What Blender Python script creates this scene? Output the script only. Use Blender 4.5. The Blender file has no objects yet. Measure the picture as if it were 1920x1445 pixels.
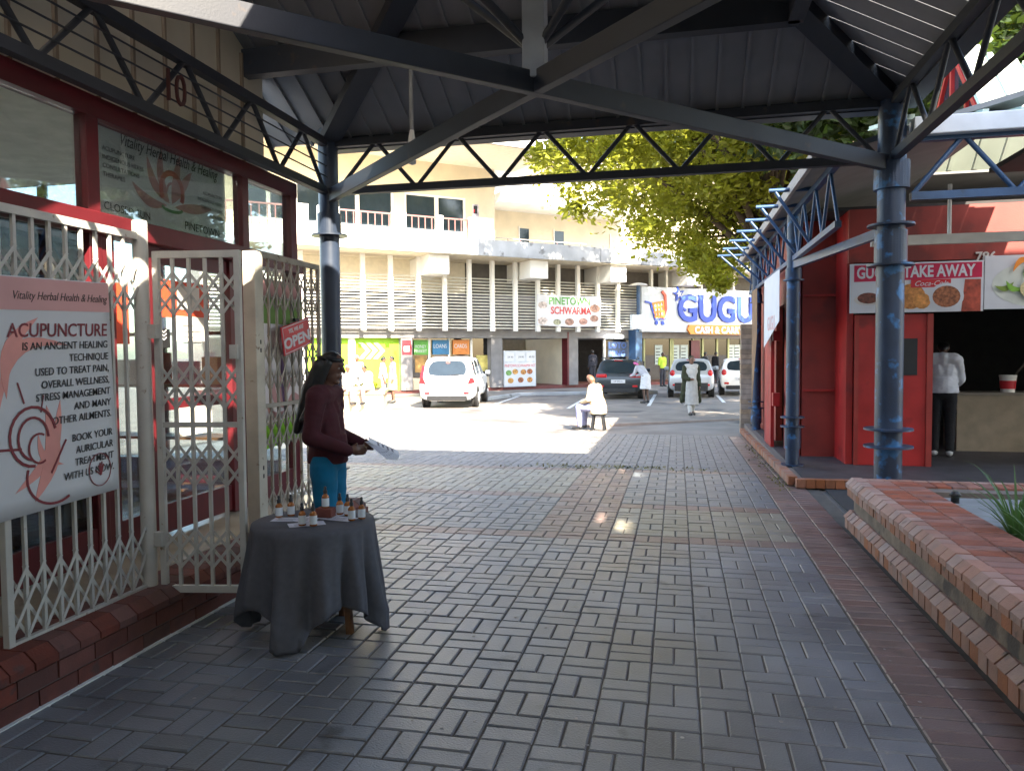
import bpy, bmesh, math, random
from mathutils import Vector, Matrix, noise
random.seed(7)
R = math.radians
scn = bpy.context.scene
COL = scn.collection
# ---------------- camera, world, sun, exposure
YAW, PITCH, ROLL, FPX, EYE = 12.5, 2.5, 0.5, 1400.0, 1.6
CR = Matrix.Rotation(R(YAW), 3, 'Z') @ Matrix.Rotation(R(90 - PITCH), 3, 'X') @ Matrix.Rotation(R(-ROLL), 3, 'Z')
cam_d = bpy.data.cameras.new('camera'); cam = bpy.data.objects.new('camera', cam_d); COL.objects.link(cam)
cam.location = (0, 0, EYE); cam.rotation_euler = CR.to_euler()
cam_d.sensor_width = 36; cam_d.lens = 36 * FPX / 1920; cam_d.clip_end = 2000; cam_d.clip_start = .05
scn.camera = cam
SUN_EL, SUN_AZ = 36.5, 34.0            # azimuth: how far the light runs left of +Y
world = bpy.data.worlds.new('World'); scn.world = world; world.use_nodes = True
wn = world.node_tree; bgn = wn.nodes['Background']
sky = wn.nodes.new('ShaderNodeTexSky'); sky.sky_type = 'NISHITA'; sky.sun_disc = False
to_sun = Vector((math.sin(R(SUN_AZ)) * math.cos(R(SUN_EL)), -math.cos(R(SUN_AZ)) * math.cos(R(SUN_EL)), math.sin(R(SUN_EL))))
sky.sun_elevation = R(SUN_EL); sky.sun_rotation = math.atan2(to_sun.x, to_sun.y)
sky.air_density = 1.2; sky.dust_density = 1.5
wn.links.new(sky.outputs[0], bgn.inputs[0]); bgn.inputs[1].default_value = .15
sd = bpy.data.lights.new('sun', 'SUN'); sd.energy = 5.0; sd.angle = R(.5); sd.color = (1, .9, .74)
so = bpy.data.objects.new('sun', sd); COL.objects.link(so); so.rotation_euler = to_sun.to_track_quat('Z', 'Y').to_euler()
vs = scn.view_settings; vs.view_transform = 'Standard'; vs.look = 'None'; vs.gamma = 1; vs.exposure = 2.6; vs.use_curve_mapping = False
scn.cycles.max_bounces = 8; scn.cycles.diffuse_bounces = 5; scn.cycles.transparent_max_bounces = 12

# ---------------- pixel helpers: a pixel gives a direction, the touched plane gives the distance
def ray(px, py): return (CR @ Vector(((px - 960) / FPX, -(py - 722.5) / FPX, -1)))
def hit(px, py, n, d):
    r = ray(px, py); o = Vector((0, 0, EYE)); n = Vector(n)
    return o + r * ((d - n.dot(o)) / n.dot(r))
def atZ(px, py, z=0): return hit(px, py, (0, 0, 1), z)
def atX(px, py, x): return hit(px, py, (1, 0, 0), x)
def atY(px, py, y): return hit(px, py, (0, 1, 0), y)
FAR = -.15
def gz(y): return 0.0 if y < 9 else (FAR * (y - 9) / 8 if y < 17 else FAR)

# ---------------- object helpers
def W(o):
    m = o.matrix_basis.copy()
    if o.parent: m = W(o.parent) @ o.matrix_parent_inverse @ m
    return m
def put(o, parent=None):
    COL.objects.link(o)
    if parent:
        o.parent = parent; o.matrix_parent_inverse = W(parent).inverted()
    return o
def tag(o, label=None, cat=None, group=None, kind=None):
    if label: o['label'] = label
    if cat: o['category'] = cat
    if group: o['group'] = group
    if kind: o['kind'] = kind
    return o
def thing(name, label, cat, loc=(0, 0, 0), group=None, rz=0):
    o = bpy.data.objects.new(name, None); o.empty_display_size = .1
    o.location = loc; o.rotation_euler = (0, 0, rz); COL.objects.link(o)
    return tag(o, label, cat, group)
class MB:
    def __init__(s): s.v = []; s.f = []; s.sm = []
    def add(s, vs, fs, smooth=False):
        n = len(s.v); s.v += [tuple(v) for v in vs]; s.f += [tuple(i + n for i in f) for f in fs]; s.sm += [smooth] * len(fs); return s
    def box(s, x0, x1, y0, y1, z0, z1, M=None):
        vs = [Vector((x, y, z)) for z in (z0, z1) for y in (y0, y1) for x in (x0, x1)]
        if M: vs = [M @ v for v in vs]
        fs = [(0, 2, 3, 1), (4, 5, 7, 6), (0, 1, 5, 4), (2, 6, 7, 3), (0, 4, 6, 2), (1, 3, 7, 5)]
        return s.add(vs, fs)
    def bar(s, a, b, w, h, up=(0, 0, 1)):            # rectangular section from a to b
        a, b = Vector(a), Vector(b); d = (b - a).normalized(); up = Vector(up)
        if abs(d.dot(up)) > .99: up = Vector((0, 1, 0))
        x = d.cross(up).normalized() * w / 2; y = x.cross(d).normalized() * h / 2
        vs = [p + i * x + j * y for p in (a, b) for i, j in ((-1, -1), (1, -1), (1, 1), (-1, 1))]
        return s.add(vs, [(0, 1, 2, 3), (7, 6, 5, 4), (0, 4, 5, 1), (1, 5, 6, 2), (2, 6, 7, 3), (3, 7, 4, 0)])
    def tube(s, pts, rad, n=10, cap=True, smooth=True):
        pts = [Vector(p) for p in pts]; k = len(pts)
        rad = rad if isinstance(rad, (list, tuple)) else [rad] * k
        vs = []; ref = None
        for i, p in enumerate(pts):
            d = (pts[min(i + 1, k - 1)] - pts[max(i - 1, 0)])
            d = d.normalized() if d.length > 1e-9 else Vector((0, 0, 1))
            if ref is None: ref = Vector((1, 0, 0)) if abs(d.x) < .8 else Vector((0, 1, 0))
            a = d.cross(ref).normalized(); b = d.cross(a); ref = -d.cross(a).cross(d).cross(d) if False else ref
            vs += [p + rad[i] * (math.cos(t * 2 * math.pi / n) * a + math.sin(t * 2 * math.pi / n) * b) for t in range(n)]
        fs = [(i * n + j, i * n + (j + 1) % n, (i + 1) * n + (j + 1) % n, (i + 1) * n + j) for i in range(k - 1) for j in range(n)]
        s.add(vs, fs, smooth)
        if cap: s.add(vs[:n], [tuple(range(n))[::-1]]); s.add(vs[-n:], [tuple(range(n))])
        return s
    def lathe(s, c, prof, n=20, smooth=True):       # prof: (r, z)
        c = Vector(c)
        return s.tube([c + Vector((0, 0, z)) for r, z in prof], [max(r, 1e-4) for r, z in prof], n, True, smooth)
    def cap(s, a, b, ra, rb, n=12):                 # tapered capsule
        a, b = Vector(a), Vector(b); d = b - a
        d = d.normalized() if d.length > 1e-6 else Vector((0, 0, 1))
        P = []; Q = []
        for t in (-90, -60, -30, 0): P.append(a + d * ra * math.sin(R(t))); Q.append(max(ra * math.cos(R(t)), 1e-4))
        for t in (0, 30, 60, 90): P.append(b + d * rb * math.sin(R(t))); Q.append(max(rb * math.cos(R(t)), 1e-4))
        return s.tube(P, Q, n)
    def ell(s, c, r, M=None, n=14, m=9):
        c = Vector(c); vs = []; M = M or Matrix.Identity(3)
        for i in range(m + 1):
            t = math.pi * i / m
            for j in range(n):
                a = 2 * math.pi * j / n
                vs.append(c + M @ Vector((r[0] * max(math.sin(t), 1e-3) * math.cos(a), r[1] * max(math.sin(t), 1e-3) * math.sin(a), r[2] * math.cos(t))))
        return s.add(vs, [(i * n + j, (i + 1) * n + j, (i + 1) * n + (j + 1) % n, i * n + (j + 1) % n) for i in range(m) for j in range(n)], True)
    def poly(s, pts2, M, t=.002):                    # flat outline with thickness t in the plane of M
        n = len(pts2)
        vs = [M @ Vector((x, y, z)) for z in (0, t) for x, y in pts2]
        fs = [tuple(range(n))[::-1], tuple(range(n, 2 * n))] + [(i, (i + 1) % n, n + (i + 1) % n, n + i) for i in range(n)]
        return s.add(vs, fs)
    def mesh(s, name):
        me = bpy.data.meshes.new(name); me.from_pydata(s.v, [], s.f)
        me.polygons.foreach_set('use_smooth', s.sm); me.update()
        bm = bmesh.new(); bm.from_mesh(me); bmesh.ops.recalc_face_normals(bm, faces=bm.faces); bm.to_mesh(me); bm.free()
        return me
    def build(s, name, mat, parent=None, bevel=0):
        me = s.mesh(name); me.materials.append(mat); o = bpy.data.objects.new(name, me)
        if bevel:
            b = o.modifiers.new('bevel', 'BEVEL'); b.width = bevel; b.segments = 2; b.limit_method = 'ANGLE'
        return put(o, parent)
def part(name, mat, parent, x0, x1, y0, y1, z0, z1, M=None, bevel=0): return MB().box(x0, x1, y0, y1, z0, z1, M).build(name, mat, parent, bevel)
def frame(o, x, up=(0, 0, 1)):                       # local x, y=up, z=normal
    x = Vector(x).normalized(); up = Vector(up); n = x.cross(up).normalized(); up = n.cross(x)
    m = Matrix((x, up, n)).transposed().to_4x4(); m.translation = Vector(o); return m
def text(name, s, size, M, mat, parent, align='CENTER', ext=.001, shear=0, bold=0, sx=1):
    c = bpy.data.curves.new(name, 'FONT'); c.body = s; c.size = size; c.align_x = align; c.extrude = ext; c.shear = shear; c.offset = bold
    c.resolution_u = 3
    t = bpy.data.objects.new('t', c); me = bpy.data.meshes.new_from_object(t); bpy.data.objects.remove(t)
    me.transform(M @ Matrix.Diagonal((sx, 1, 1, 1))); me.materials.clear(); me.materials.append(mat)
    return put(bpy.data.objects.new(name, me), parent)
def remesh(mb, voxel, smooth=6, wrinkle=0, wscale=9):
    me = mb.mesh('r'); o = bpy.data.objects.new('r', me); COL.objects.link(o)
    m = o.modifiers.new('r', 'REMESH'); m.mode = 'VOXEL'; m.voxel_size = voxel; m.use_smooth_shade = True
    if smooth:
        q = o.modifiers.new('s', 'SMOOTH'); q.iterations = smooth; q.factor = .5
    dg = bpy.context.evaluated_depsgraph_get(); out = bpy.data.meshes.new_from_object(o.evaluated_get(dg))
    bpy.data.objects.remove(o)
    if wrinkle:
        ns = [v.normal.copy() for v in out.vertices]
        for v, n in zip(out.vertices, ns):
            p = v.co; v.co = p + n * wrinkle * (noise.noise(Vector((p.x * wscale, p.y * wscale, p.z * wscale * 1.6))) + .5 * noise.noise(Vector((p.x * wscale * 2.3, p.y * wscale * 2.3, p.z * wscale * 4))))
    out.polygons.foreach_set('use_smooth', [True] * len(out.polygons))
    return out

# ---------------- materials
def M(name, c, r=.6, m=0, var=.14, scale=5, bump=0, bs=60, spot=None, emit=0, alpha=1, trans=0, rand=0, tl=None, spec=.5):
    mt = bpy.data.materials.new(name); mt.use_nodes = True; nt = mt.node_tree; L = nt.links; N = nt.nodes
    p = N['Principled BSDF']; p.inputs['Roughness'].default_value = r; p.inputs['Metallic'].default_value = m
    p.inputs['Specular IOR Level'].default_value = spec
    g = N.new('ShaderNodeNewGeometry')
    def nz(sc, det=4):
        n = N.new('ShaderNodeTexNoise'); n.inputs['Scale'].default_value = sc; n.inputs['Detail'].default_value = det; L.new(g.outputs['Position'], n.inputs['Vector']); return n
    def mix(f, a, b):
        x = N.new('ShaderNodeMix'); x.data_type = 'RGBA'
        if isinstance(f, float): x.inputs[0].default_value = f
        else: L.new(f, x.inputs[0])
        for k, q in ((6, a), (7, b)):
            if isinstance(q, tuple): x.inputs[k].default_value = (*q, 1)
            else: L.new(q, x.inputs[k])
        return x.outputs[2]
    n1 = nz(scale)
    rp = N.new('ShaderNodeMapRange'); rp.inputs[1].default_value = .3; rp.inputs[2].default_value = .7; L.new(n1.outputs[0], rp.inputs[0])
    col = mix(rp.outputs[0], tuple(x * (1 - var) for x in c), tuple(min(1, x * (1 + var)) for x in c))
    if rand:                                          # piece-to-piece tone: object random + face attribute
        oi = N.new('ShaderNodeObjectInfo'); at = N.new('ShaderNodeAttribute'); at.attribute_name = 'tone'
        ad = N.new('ShaderNodeMath'); ad.operation = 'ADD'; L.new(oi.outputs['Random'], ad.inputs[0]); L.new(at.outputs['Fac'], ad.inputs[1])
        fr = N.new('ShaderNodeMath'); fr.operation = 'FRACT'; L.new(ad.outputs[0], fr.inputs[0])
        hs = N.new('ShaderNodeMapRange'); hs.inputs[3].default_value = 1 - rand; hs.inputs[4].default_value = 1 + rand; L.new(fr.outputs[0], hs.inputs[0])
        hv = N.new('ShaderNodeHueSaturation'); L.new(hs.outputs[0], hv.inputs['Value']); L.new(col, hv.inputs['Color'])
        h2 = N.new('ShaderNodeMapRange'); h2.inputs[3].default_value = .75; h2.inputs[4].default_value = 1.2
        f2 = N.new('ShaderNodeMath'); f2.operation = 'MULTIPLY'; f2.inputs[1].default_value = 7.31; L.new(fr.outputs[0], f2.inputs[0])
        f3 = N.new('ShaderNodeMath'); f3.operation = 'FRACT'; L.new(f2.outputs[0], f3.inputs[0]); L.new(f3.outputs[0], h2.inputs[0]); L.new(h2.outputs[0], hv.inputs['Saturation'])
        col = hv.outputs[0]
    if spot:                                          # (colour, scale, threshold)
        n2 = nz(spot[1], 6); q = N.new('ShaderNodeMapRange'); q.inputs[1].default_value = spot[2]; q.inputs[2].default_value = spot[2] + .08; L.new(n2.outputs[0], q.inputs[0])
        col = mix(q.outputs[0], col, spot[0])
    L.new(col, p.inputs['Base Color'])
    if bump:
        n3 = nz(bs); b = N.new('ShaderNodeBump'); b.inputs['Strength'].default_value = bump; b.inputs['Distance'].default_value = .01
        L.new(n3.outputs[0], b.inputs['Height']); L.new(b.outputs[0], p.inputs['Normal'])
        rr = N.new('ShaderNodeMapRange'); rr.inputs[3].default_value = max(.05, r - .12); rr.inputs[4].default_value = min(1, r + .12); L.new(n1.outputs[0], rr.inputs[0]); L.new(rr.outputs[0], p.inputs['Roughness'])
    if emit: L.new(col, p.inputs['Emission Color']); p.inputs['Emission Strength'].default_value = emit
    if trans: p.inputs['Transmission Weight'].default_value = trans
    if alpha < 1: p.inputs['Alpha'].default_value = alpha
    if tl:                                            # leaves let light through
        t = N.new('ShaderNodeBsdfTranslucent'); t.inputs[0].default_value = (*tl, 1); x = N.new('ShaderNodeMixShader'); x.inputs[0].default_value = .45
        L.new(p.outputs[0], x.inputs[1]); L.new(t.outputs[0], x.inputs[2]); L.new(x.outputs[0], N['Material Output'].inputs[0])
    return mt
def glass(name, tint=(.9, .95, .95), refl=.05):       # thin pane: see-through with a fresnel reflection
    mt = bpy.data.materials.new(name); mt.use_nodes = True; nt = mt.node_tree; N = nt.nodes; L = nt.links; N.clear()
    o = N.new('ShaderNodeOutputMaterial'); x = N.new('ShaderNodeMixShader'); t = N.new('ShaderNodeBsdfTransparent'); g = N.new('ShaderNodeBsdfGlossy')
    t.inputs[0].default_value = (*tint, 1); g.inputs['Roughness'].default_value = .02
    lw = N.new('ShaderNodeLayerWeight'); lw.inputs[0].default_value = .35
    mr = N.new('ShaderNodeMapRange'); mr.inputs[3].default_value = refl; mr.inputs[4].default_value = .45; L.new(lw.outputs['Fresnel'], mr.inputs[0])
    L.new(mr.outputs[0], x.inputs[0]); L.new(t.outputs[0], x.inputs[1]); L.new(g.outputs[0], x.inputs[2]); L.new(x.outputs[0], o.inputs[0])
    return mt
STEEL = M('dark_steel', (.026, .028, .036), .6, .0, .25, 3, .1, 90, ((.07, .05, .04), 6, .66))
STEELB = M('blue_steel', (.027, .068, .145), .4, 0, .25, 4, .1, 90, ((.03, .05, .09), 7, .6))
COLB = M('column_blue', (.02, .036, .072), .45, 0, .3, 3, .15, 80, ((.03, .13, .3), 7, .56))
COLN = M('column_navy', (.025, .036, .06), .4, 0, .2, 3, .1, 80, ((.12, .13, .15), 14, .72))
SHEET = M('roof_sheet', (.2, .2, .21), .55, .0, .15, 2, .05, 30)
SHEETG = M('green_sheet', (.5, .57, .47), .6, 0, .12, 2)
WHITE = M('white_paint', (.75, .73, .68), .6, 0, .1, .8, .05, 30)
GATE = M('gate_paint', (.48, .46, .42), .5, 0, .1, 8, .1, 120, ((.2, .12, .07), 22, .68))
DRED = M('dark_red_frame', (.1, .009, .013), .4, 0, .15, 5)
RED = M('red_paint', (.36, .016, .014), .4, 0, .2, 3, .08, 60, ((.22, .012, .012), 2.2, .6))
REDW = M('red_wall', (.26, .03, .02), .55, 0, .25, 2.5, .1, 60, ((.17, .025, .018), 1.6, .58))
CREAM = M('cream_wall', (.62, .53, .38), .8, 0, .08, 1.5, .05, 40)
CONC = M('concrete_and_slab_shade', (.4, .41, .42), .85, 0, .2, 1.4, .1, 30, ((.2, .2, .2), 2, .6))
GREY = M('grey_render', (.2, .19, .19), .8, 0, .15, 3, .1, 50)
BLACK = M('black', (.012, .012, .013), .5, 0, .1)
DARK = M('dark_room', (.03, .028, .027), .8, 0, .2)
BRICK = M('brick', (.13, .042, .032), .75, 0, .2, 12, .3, 90, ((.09, .04, .035), 9, .64), rand=.25)
BRICKO = M('orange_brick', (.28, .12, .07), .75, 0, .2, 10, .3, 90, ((.11, .07, .05), 8, .62), rand=.1)
BRICKS_ = M('salmon_brick', (.33, .19, .15), .7, 0, .15, 10, .3, 90, ((.16, .11, .09), 5, .66), rand=.1)
MORTAR = M('mortar', (.16, .13, .11), .9, 0, .2, 10, .2, 80)
GL = glass('window_glass'); GLD = glass('dark_glass', (.22, .22, .22), .07)
TIN = M('tinted_glass', (.02, .03, .04), .06, 0, .1)
PRINTW = M('print_white', (.6, .6, .62), .5, 0, .04, 3)
BLUE = M('sign_blue', (.03, .07, .42), .4, 0, .1); ORANGE = M('sign_orange', (.8, .26, .03), .4, 0, .08)
INKR = M('ink_maroon', (.2, .02, .03), .5, 0, .05); PINK = M('print_pink', (.6, .32, .31), .5, 0, .1, 2); INKK = M('ink_black', (.02, .02, .022), .5)
GREENP = M('print_green', (.22, .5, .02), .5, 0, .08)
WOOD = M('wood', (.2, .09, .04), .5, 0, .3, 18)
# ================= ground and paving
def struct(o): o['kind'] = 'structure'; return o
mb = MB(); ys = [-60, 0, 9, 11, 13, 15, 17, 60, 400]
ASPH = M('asphalt', (.23, .2, .175), .9, 0, .25, 1.2, .4, 120, ((.1, .09, .085), .6, .58))
vsg = [(x, y, gz(y) - .02) for y in ys for x in (-300, 300)]
mb.add(vsg, [(2 * i, 2 * i + 1, 2 * i + 3, 2 * i + 2) for i in range(len(ys) - 1)])
struct(mb.build('ground', ASPH))
JOINT = M('joint_sand', (.085, .075, .065), .95, 0, .25, 9)
PV = {'l': M('paver_pale', (.19, .18, .17), .55, 0, .2, 9, .35, 110, ((.1, .1, .1), 3, .64), rand=.1),
      'g': M('paver_grey', (.16, .168, .187), .34, 0, .3, 1.4, .35, 110, ((.07, .07, .075), 3, .64), rand=.12),
      'r': M('paver_red', (.17, .112, .1), .4, 0, .25, 1.6, .35, 110, ((.075, .055, .05), 3, .62), rand=.12),
      'y': M('paver_buff', (.22, .2, .16), .4, 0, .2, 9, .35, 110, ((.12, .1, .08), 3, .66), rand=.15),
      'b': M('paver_blue', (.13, .145, .16), .38, 0, .2, 9, .35, 110, ((.06, .06, .065), 3, .66), rand=.12)}
pav = thing('paving', 'grey, red and buff basket weave brick paving of the walkway', 'paving', (0, 4, 0)); pav['kind'] = 'structure'
mb = MB(); yy = [6.7, 9, 11, 13, 15.6]
yy2 = [-3, 9, 11, 13, 15.6]
mb.add([(x, y, gz(y) - .007) for y in yy2 for x in (-2.86, 1.6)], [(2 * i, 2 * i + 1, 2 * i + 3, 2 * i + 2) for i in range(4)])
mb.add([(x, y, gz(y) - .0075) for y in yy for x in (-9, -2.86)], [(2 * i, 2 * i + 1, 2 * i + 3, 2 * i + 2) for i in range(0, 4)])
mb.build('joint_bed', JOINT, pav)
def brickmesh(l, w, h, ch=.006):
    m = MB(); a, b = l / 2, w / 2
    vs = [(-a, -b, -h), (a, -b, -h), (a, b, -h), (-a, b, -h), (-a, -b, -ch), (a, -b, -ch), (a, b, -ch), (-a, b, -ch), (-a + ch, -b + ch, 0), (a - ch, -b + ch, 0), (a - ch, b - ch, 0), (-a + ch, b - ch, 0)]
    fs = [(0, 3, 2, 1)] + [(i, (i + 1) % 4, 4 + (i + 1) % 4, 4 + i) for i in range(4)] + [(4 + i, 4 + (i + 1) % 4, 8 + (i + 1) % 4, 8 + i) for i in range(4)] + [(8, 9, 10, 11)]
    m.add(vs, fs); return m
MOD = .226
def field(x, y):
    if x > 1.1: return 'r'
    if y < 6.3: return 'g'
    if y < 6.55: return 'r'
    if -1.15 < x < -.66 and y < 10.4: return 'r'
    if x > -.66: return 'y' if y < 7.75 else ('r' if y < 7.98 else ('b' if y < 10.1 else ('r' if y < 10.4 else 'l')))
    return 'b' if y < 8.2 else ('r' if y < 8.45 else ('y' if y < 10.1 else ('r' if y < 10.4 else 'l')))
pieces = []
nx0 = int(-2.84 / MOD) - 26
for i in range(nx0, 6):
    for j in range(2, 70):
        cx, cy = -2.84 + MOD * .5 + (i + 12) * MOD, MOD * (j + .5)
        if cx > 1.1: continue
        if cx < -2.84 and cy < 6.75: continue
        if cx < -9: continue
        k = field(cx, cy)
        if (i + j) % 2 and cx < 1.1:
            for s in (-1, 1): pieces.append((cx + s * MOD / 4, cy, 90, k))
        else:
            for s in (-1, 1): pieces.append((cx, cy + s * MOD / 4, 0, k))
xr0 = 1.008 + .002
for j in range(4, 138):
    cy = .113 * (j + .5)
    for c in range(2): pieces.append((xr0 + .112 + .2265 * c, cy, 0, 'r'))
def vis(p):
    v = CR.transposed() @ (Vector((p[0], p[1], 0)) - Vector((0, 0, EYE)))
    if v.z > -.5: return 9e9
    px, py = 960 - FPX * v.x / v.z, 722.5 + FPX * v.y / v.z
    if px < -30 or px > 1950 or py > 1470: return 9e9
    return -v.z
pieces.sort(key=vis)
bmesh_ = {k: brickmesh(.2185, .105, .03).mesh('paver') for k in PV}
for k in PV: bmesh_[k].materials.append(PV[k])
base = brickmesh(.2185, .105, .03)
rest = {k: (MB(), []) for k in PV}
for q, (x, y, a, k) in enumerate(pieces):
    sl = math.atan(FAR / 8) if 9 < y < 17 else 0
    mt = Matrix.Translation((x + random.uniform(-.0015, .0015), y + random.uniform(-.0015, .0015), gz(y) + random.uniform(-.003, .0015))) @ Matrix.Rotation(sl + R(random.uniform(-.5, .5)), 4, 'X') @ Matrix.Rotation(R(random.uniform(-.5, .5)), 4, 'Y') @ Matrix.Rotation(R(a + random.uniform(-.8, .8)), 4, 'Z')
    if q < 300:
        o = bpy.data.objects.new('paver', bmesh_[k]); o.matrix_basis = mt; put(o, pav)
    else:
        rest[k][0].add([mt @ Vector(v) for v in base.v], base.f); rest[k][1].extend([random.random()] * len(base.f))
for k in rest:
    if not rest[k][0].f: continue
    me = bpy.data.meshes.new('paver_field'); me.from_pydata(rest[k][0].v, [], rest[k][0].f); me.materials.append(PV[k])
    at = me.attributes.new('tone', 'FLOAT', 'FACE'); at.data.foreach_set('value', rest[k][1])
    o = put(bpy.data.objects.new('paver_field', me), pav); o['kind'] = 'stuff'
# parking bay lines and kerb
LINE = M('line_paint', (.7, .7, .68), .7, 0, .2, 6)
for (a, b) in (((1092, 749), (1065, 765)), ((1228, 740), (1216, 760)), ((1345, 741), (1358, 754)), ((985, 738), (925, 758))):
    A, B = atZ(*a, FAR), atZ(*b, FAR); d = (B - A).normalized(); n = Vector((-d.y, d.x, 0)) * .06
    A -= d * .5
    m = MB(); m.add([p + s * n + Vector((0, 0, -.012 + dz)) for dz in (0, .004) for p in (A, B) for s in (-1, 1)], [(0, 1, 3, 2), (4, 5, 7, 6), (0, 1, 5, 4), (2, 3, 7, 6), (0, 2, 6, 4), (1, 3, 7, 5)])
    struct(m.build('parking_line', LINE))
A, B = atZ(905, 752, FAR), atZ(972, 742, FAR)
mb = MB(); C = B + Vector((5.5, 2.2, 0)); mb.bar(A + Vector((0, 0, .06)), B + Vector((0, 0, .06)), .15, .14); mb.bar(B + Vector((0, 0, .061)), C + Vector((0, 0, .061)), .15, .142)
struct(mb.build('kerb', CONC, bevel=.02))
A, B = atZ(1080, 800, -.14), atZ(1420, 785, -.16)
mb = MB(); mb.bar(A, B, .1, .07); struct(mb.build('kerb_edging', M('edging', (.3, .24, .2), .8)))

# ================= steel canopy over the walkway
XL, XR, YF, YB = -3.64, 1.9, 7.45, 1.9
ZB, ZT = 3.33, 3.83
can = thing('steel_canopy', 'dark steel walkway canopy with crossed beams, trusses and ribbed sheet roof', 'canopy', (-.9, 4.7, 0))
def column(parent, x, y, z0, z1, r, mat, rings, sleeves, base=True):
    c = MB().lathe((x, y, 0), [(r, z0), (r, z1)], 28).build('column', mat, parent)
    for z, rr in rings: MB().lathe((x, y, z), [(rr, 0), (rr, .018)], 28).build('flange', mat, c)
    for za, zb, rr in sleeves: MB().lathe((x, y, 0), [(r, za), (rr, za + .001), (rr, zb - .001), (r, zb)], 32, False).build('collar', mat, c)
    return c
column(can, XL, YF, 0, 4.0, .105, COLN, [(2.86, .19), (.5, .17), (.36, .17)], [(2.87, 3.1, .125)])
column(can, XR, YF, 0, 4.0, .118, COLB, [(2.72, .2), (2.28 + .24, .0), (.86, .21), (.7, .21), (2.36, .2)], [(2.38, 2.68, .138), (3.05, 3.3, .15)])
for x in (XL, XR): column(can, x, YB, 0, 4.0, .11, COLN, [(.6, .2)], [])
def truss(parent, A, B, depth, n, mat, ch=.075, web=.022, top=True, topmat=None, start=0):
    A, B = Vector(A), Vector(B); up = Vector((0, 0, depth))
    MB().bar(A, B, ch, ch).build('bottom_chord', mat, parent)
    if top: MB().bar(A + up, B + up, ch * 1.05, ch * 1.05).build('top_chord', topmat or mat, parent)
    for i in range(2 * n):
        p, q = A.lerp(B, i / (2 * n)), A.lerp(B, (i + 1) / (2 * n))
        if (i + start) % 2: p = p + up
        else: q = q + up
        d = (q - p).normalized()
        MB().tube([p + d * .02, q - d * .02], web, 8).build('web_member', mat, parent)
truss(can, (XL + .1, YF, ZB), (XR - .1, YF, ZB), .5, 6, STEEL)
truss(can, (XL, YB, ZB), (XL, YF - .1, ZB), .5, 6, STEEL)
truss(can, (XR, YB, ZB), (XR, YF - .1, ZB), .5, 6, STEEL)
truss(can, (XL + .1, YB, ZB), (XR - .1, YB, ZB), .5, 6, STEEL)
for k in (.14, .25, .36): MB().tube([(XL + .03, YB, ZB + k), (XL + .03, YF, ZB + k)], .008, 6).build('rod', STEEL, can)
cx, cy = (XL + XR) / 2, (YF + YB) / 2
for a, b in (((XL, YF), (XR, YB)), ((XL, YB), (XR, YF))):
    MB().bar((*a, ZB - .05), (*b, ZB - .05 + (.003 if a[1] == YF else 0)), .07, .135).build('diagonal_beam', STEEL, can, bevel=.006)
SL = .53
ZR = ZT + .1; ZA = ZR + (YF - cy) * SL
MB().bar((cx, cy, ZB - .03), (cx, cy, ZA - .05), .14, .14).build('king_post', M('post_grey', (.3, .31, .33), .5), can, bevel=.008)
for dx, dy in ((-1.35, .9), (1.35, .9), (-1.35, -.9), (1.35, -.9)):
    yq = cy + dy; MB().tube([(cx, cy, ZB + .14), (cx + dx, yq, ZR + (YF - cy - abs(dy)) * SL - .1)], .027, 10).build('strut', STEEL, can)
MB().tube([(-2.35, 6.5, 4.28), (-2.35, 6.5, 3.5)], .02, 8).build('hanger_rod', M('rod_grey', (.3, .3, .3), .5), can)
MB().lathe((-2.35, 6.5, 3.32), [(.02, .3), (.035, .2), (.035, 0), (.01, -.01)], 10).build('hanger_sleeve', WHITE, can)
for x in (XL, XR):                                   # hip rafters
    MB().bar((x, YF, ZR - .08), (cx, cy, ZA - .1), .2, .1).build('hip_rafter', STEEL, can)
    MB().bar((x, YB, ZR - .08), (cx, cy, ZA - .1), .2, .1).build('hip_rafter', STEEL, can)
# ring purlins, gutters
for y, z in ((6.45, ZR + (YF - 6.45) * SL - .13), (2.9, ZR + 1.0 * SL - .13)): MB().bar((XL - .68, y, z), (XR - .95, y, z), .12, .24).build('purlin', STEEL, can)
MB().bar((XR - .98, 2.9, ZR + .4), (XR - .98, 6.45, ZR + .4), .12, .24).build('purlin', STEEL, can)
MB().bar((XL - .1, YF + .12, ZT + .05), (XR + .12, YF + .12, ZT + .05), .16, .2).build('gutter', STEEL, can)
MB().bar((XR + .12, YB - .1, ZT + .05), (XR + .12, YF + .04, ZT + .05), .16, .2).build('gutter', STEEL, can)
# roof panels (each its own tray)
def roofz(x, y, hipL=False):
    d = min(YF - y, y - YB, XR - x); 
    if hipL: d = min(d, x - XL)
    return ZR + d * SL
PW = .235
def tray(pts):                                       # thin sheet with one raised rib
    m = MB(); n = len(pts); up = Vector((0, 0, .02))
    m.add([Vector(p) for p in pts] + [Vector(p) + up for p in pts], [tuple(range(n))[::-1], tuple(range(n, 2 * n))] + [(i, (i + 1) % n, n + (i + 1) % n, n + i) for i in range(n)])
    a, b = Vector(pts[0]), Vector(pts[-1]); m.bar(a + Vector((0, 0, -.012)), b + Vector((0, 0, -.012)), .03, .03)
    return m
x = XL - .7
while x < XR:                                        # front slope: full width to the left gable, hipped on the right
    x2 = min(x + PW, XR)
    def top(xx): return max(cy, YF - max(0, XR - xx))
    tray([(x + .006, YF + .1, ZR - .1 * SL), (x2 - .006, YF + .1, ZR - .1 * SL), (x2 - .006, top(x2), ZR + (YF - top(x2)) * SL), (x + .006, top(x), ZR + (YF - top(x)) * SL)]).build('roof_panel', SHEET, can)
    x = x2
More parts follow.
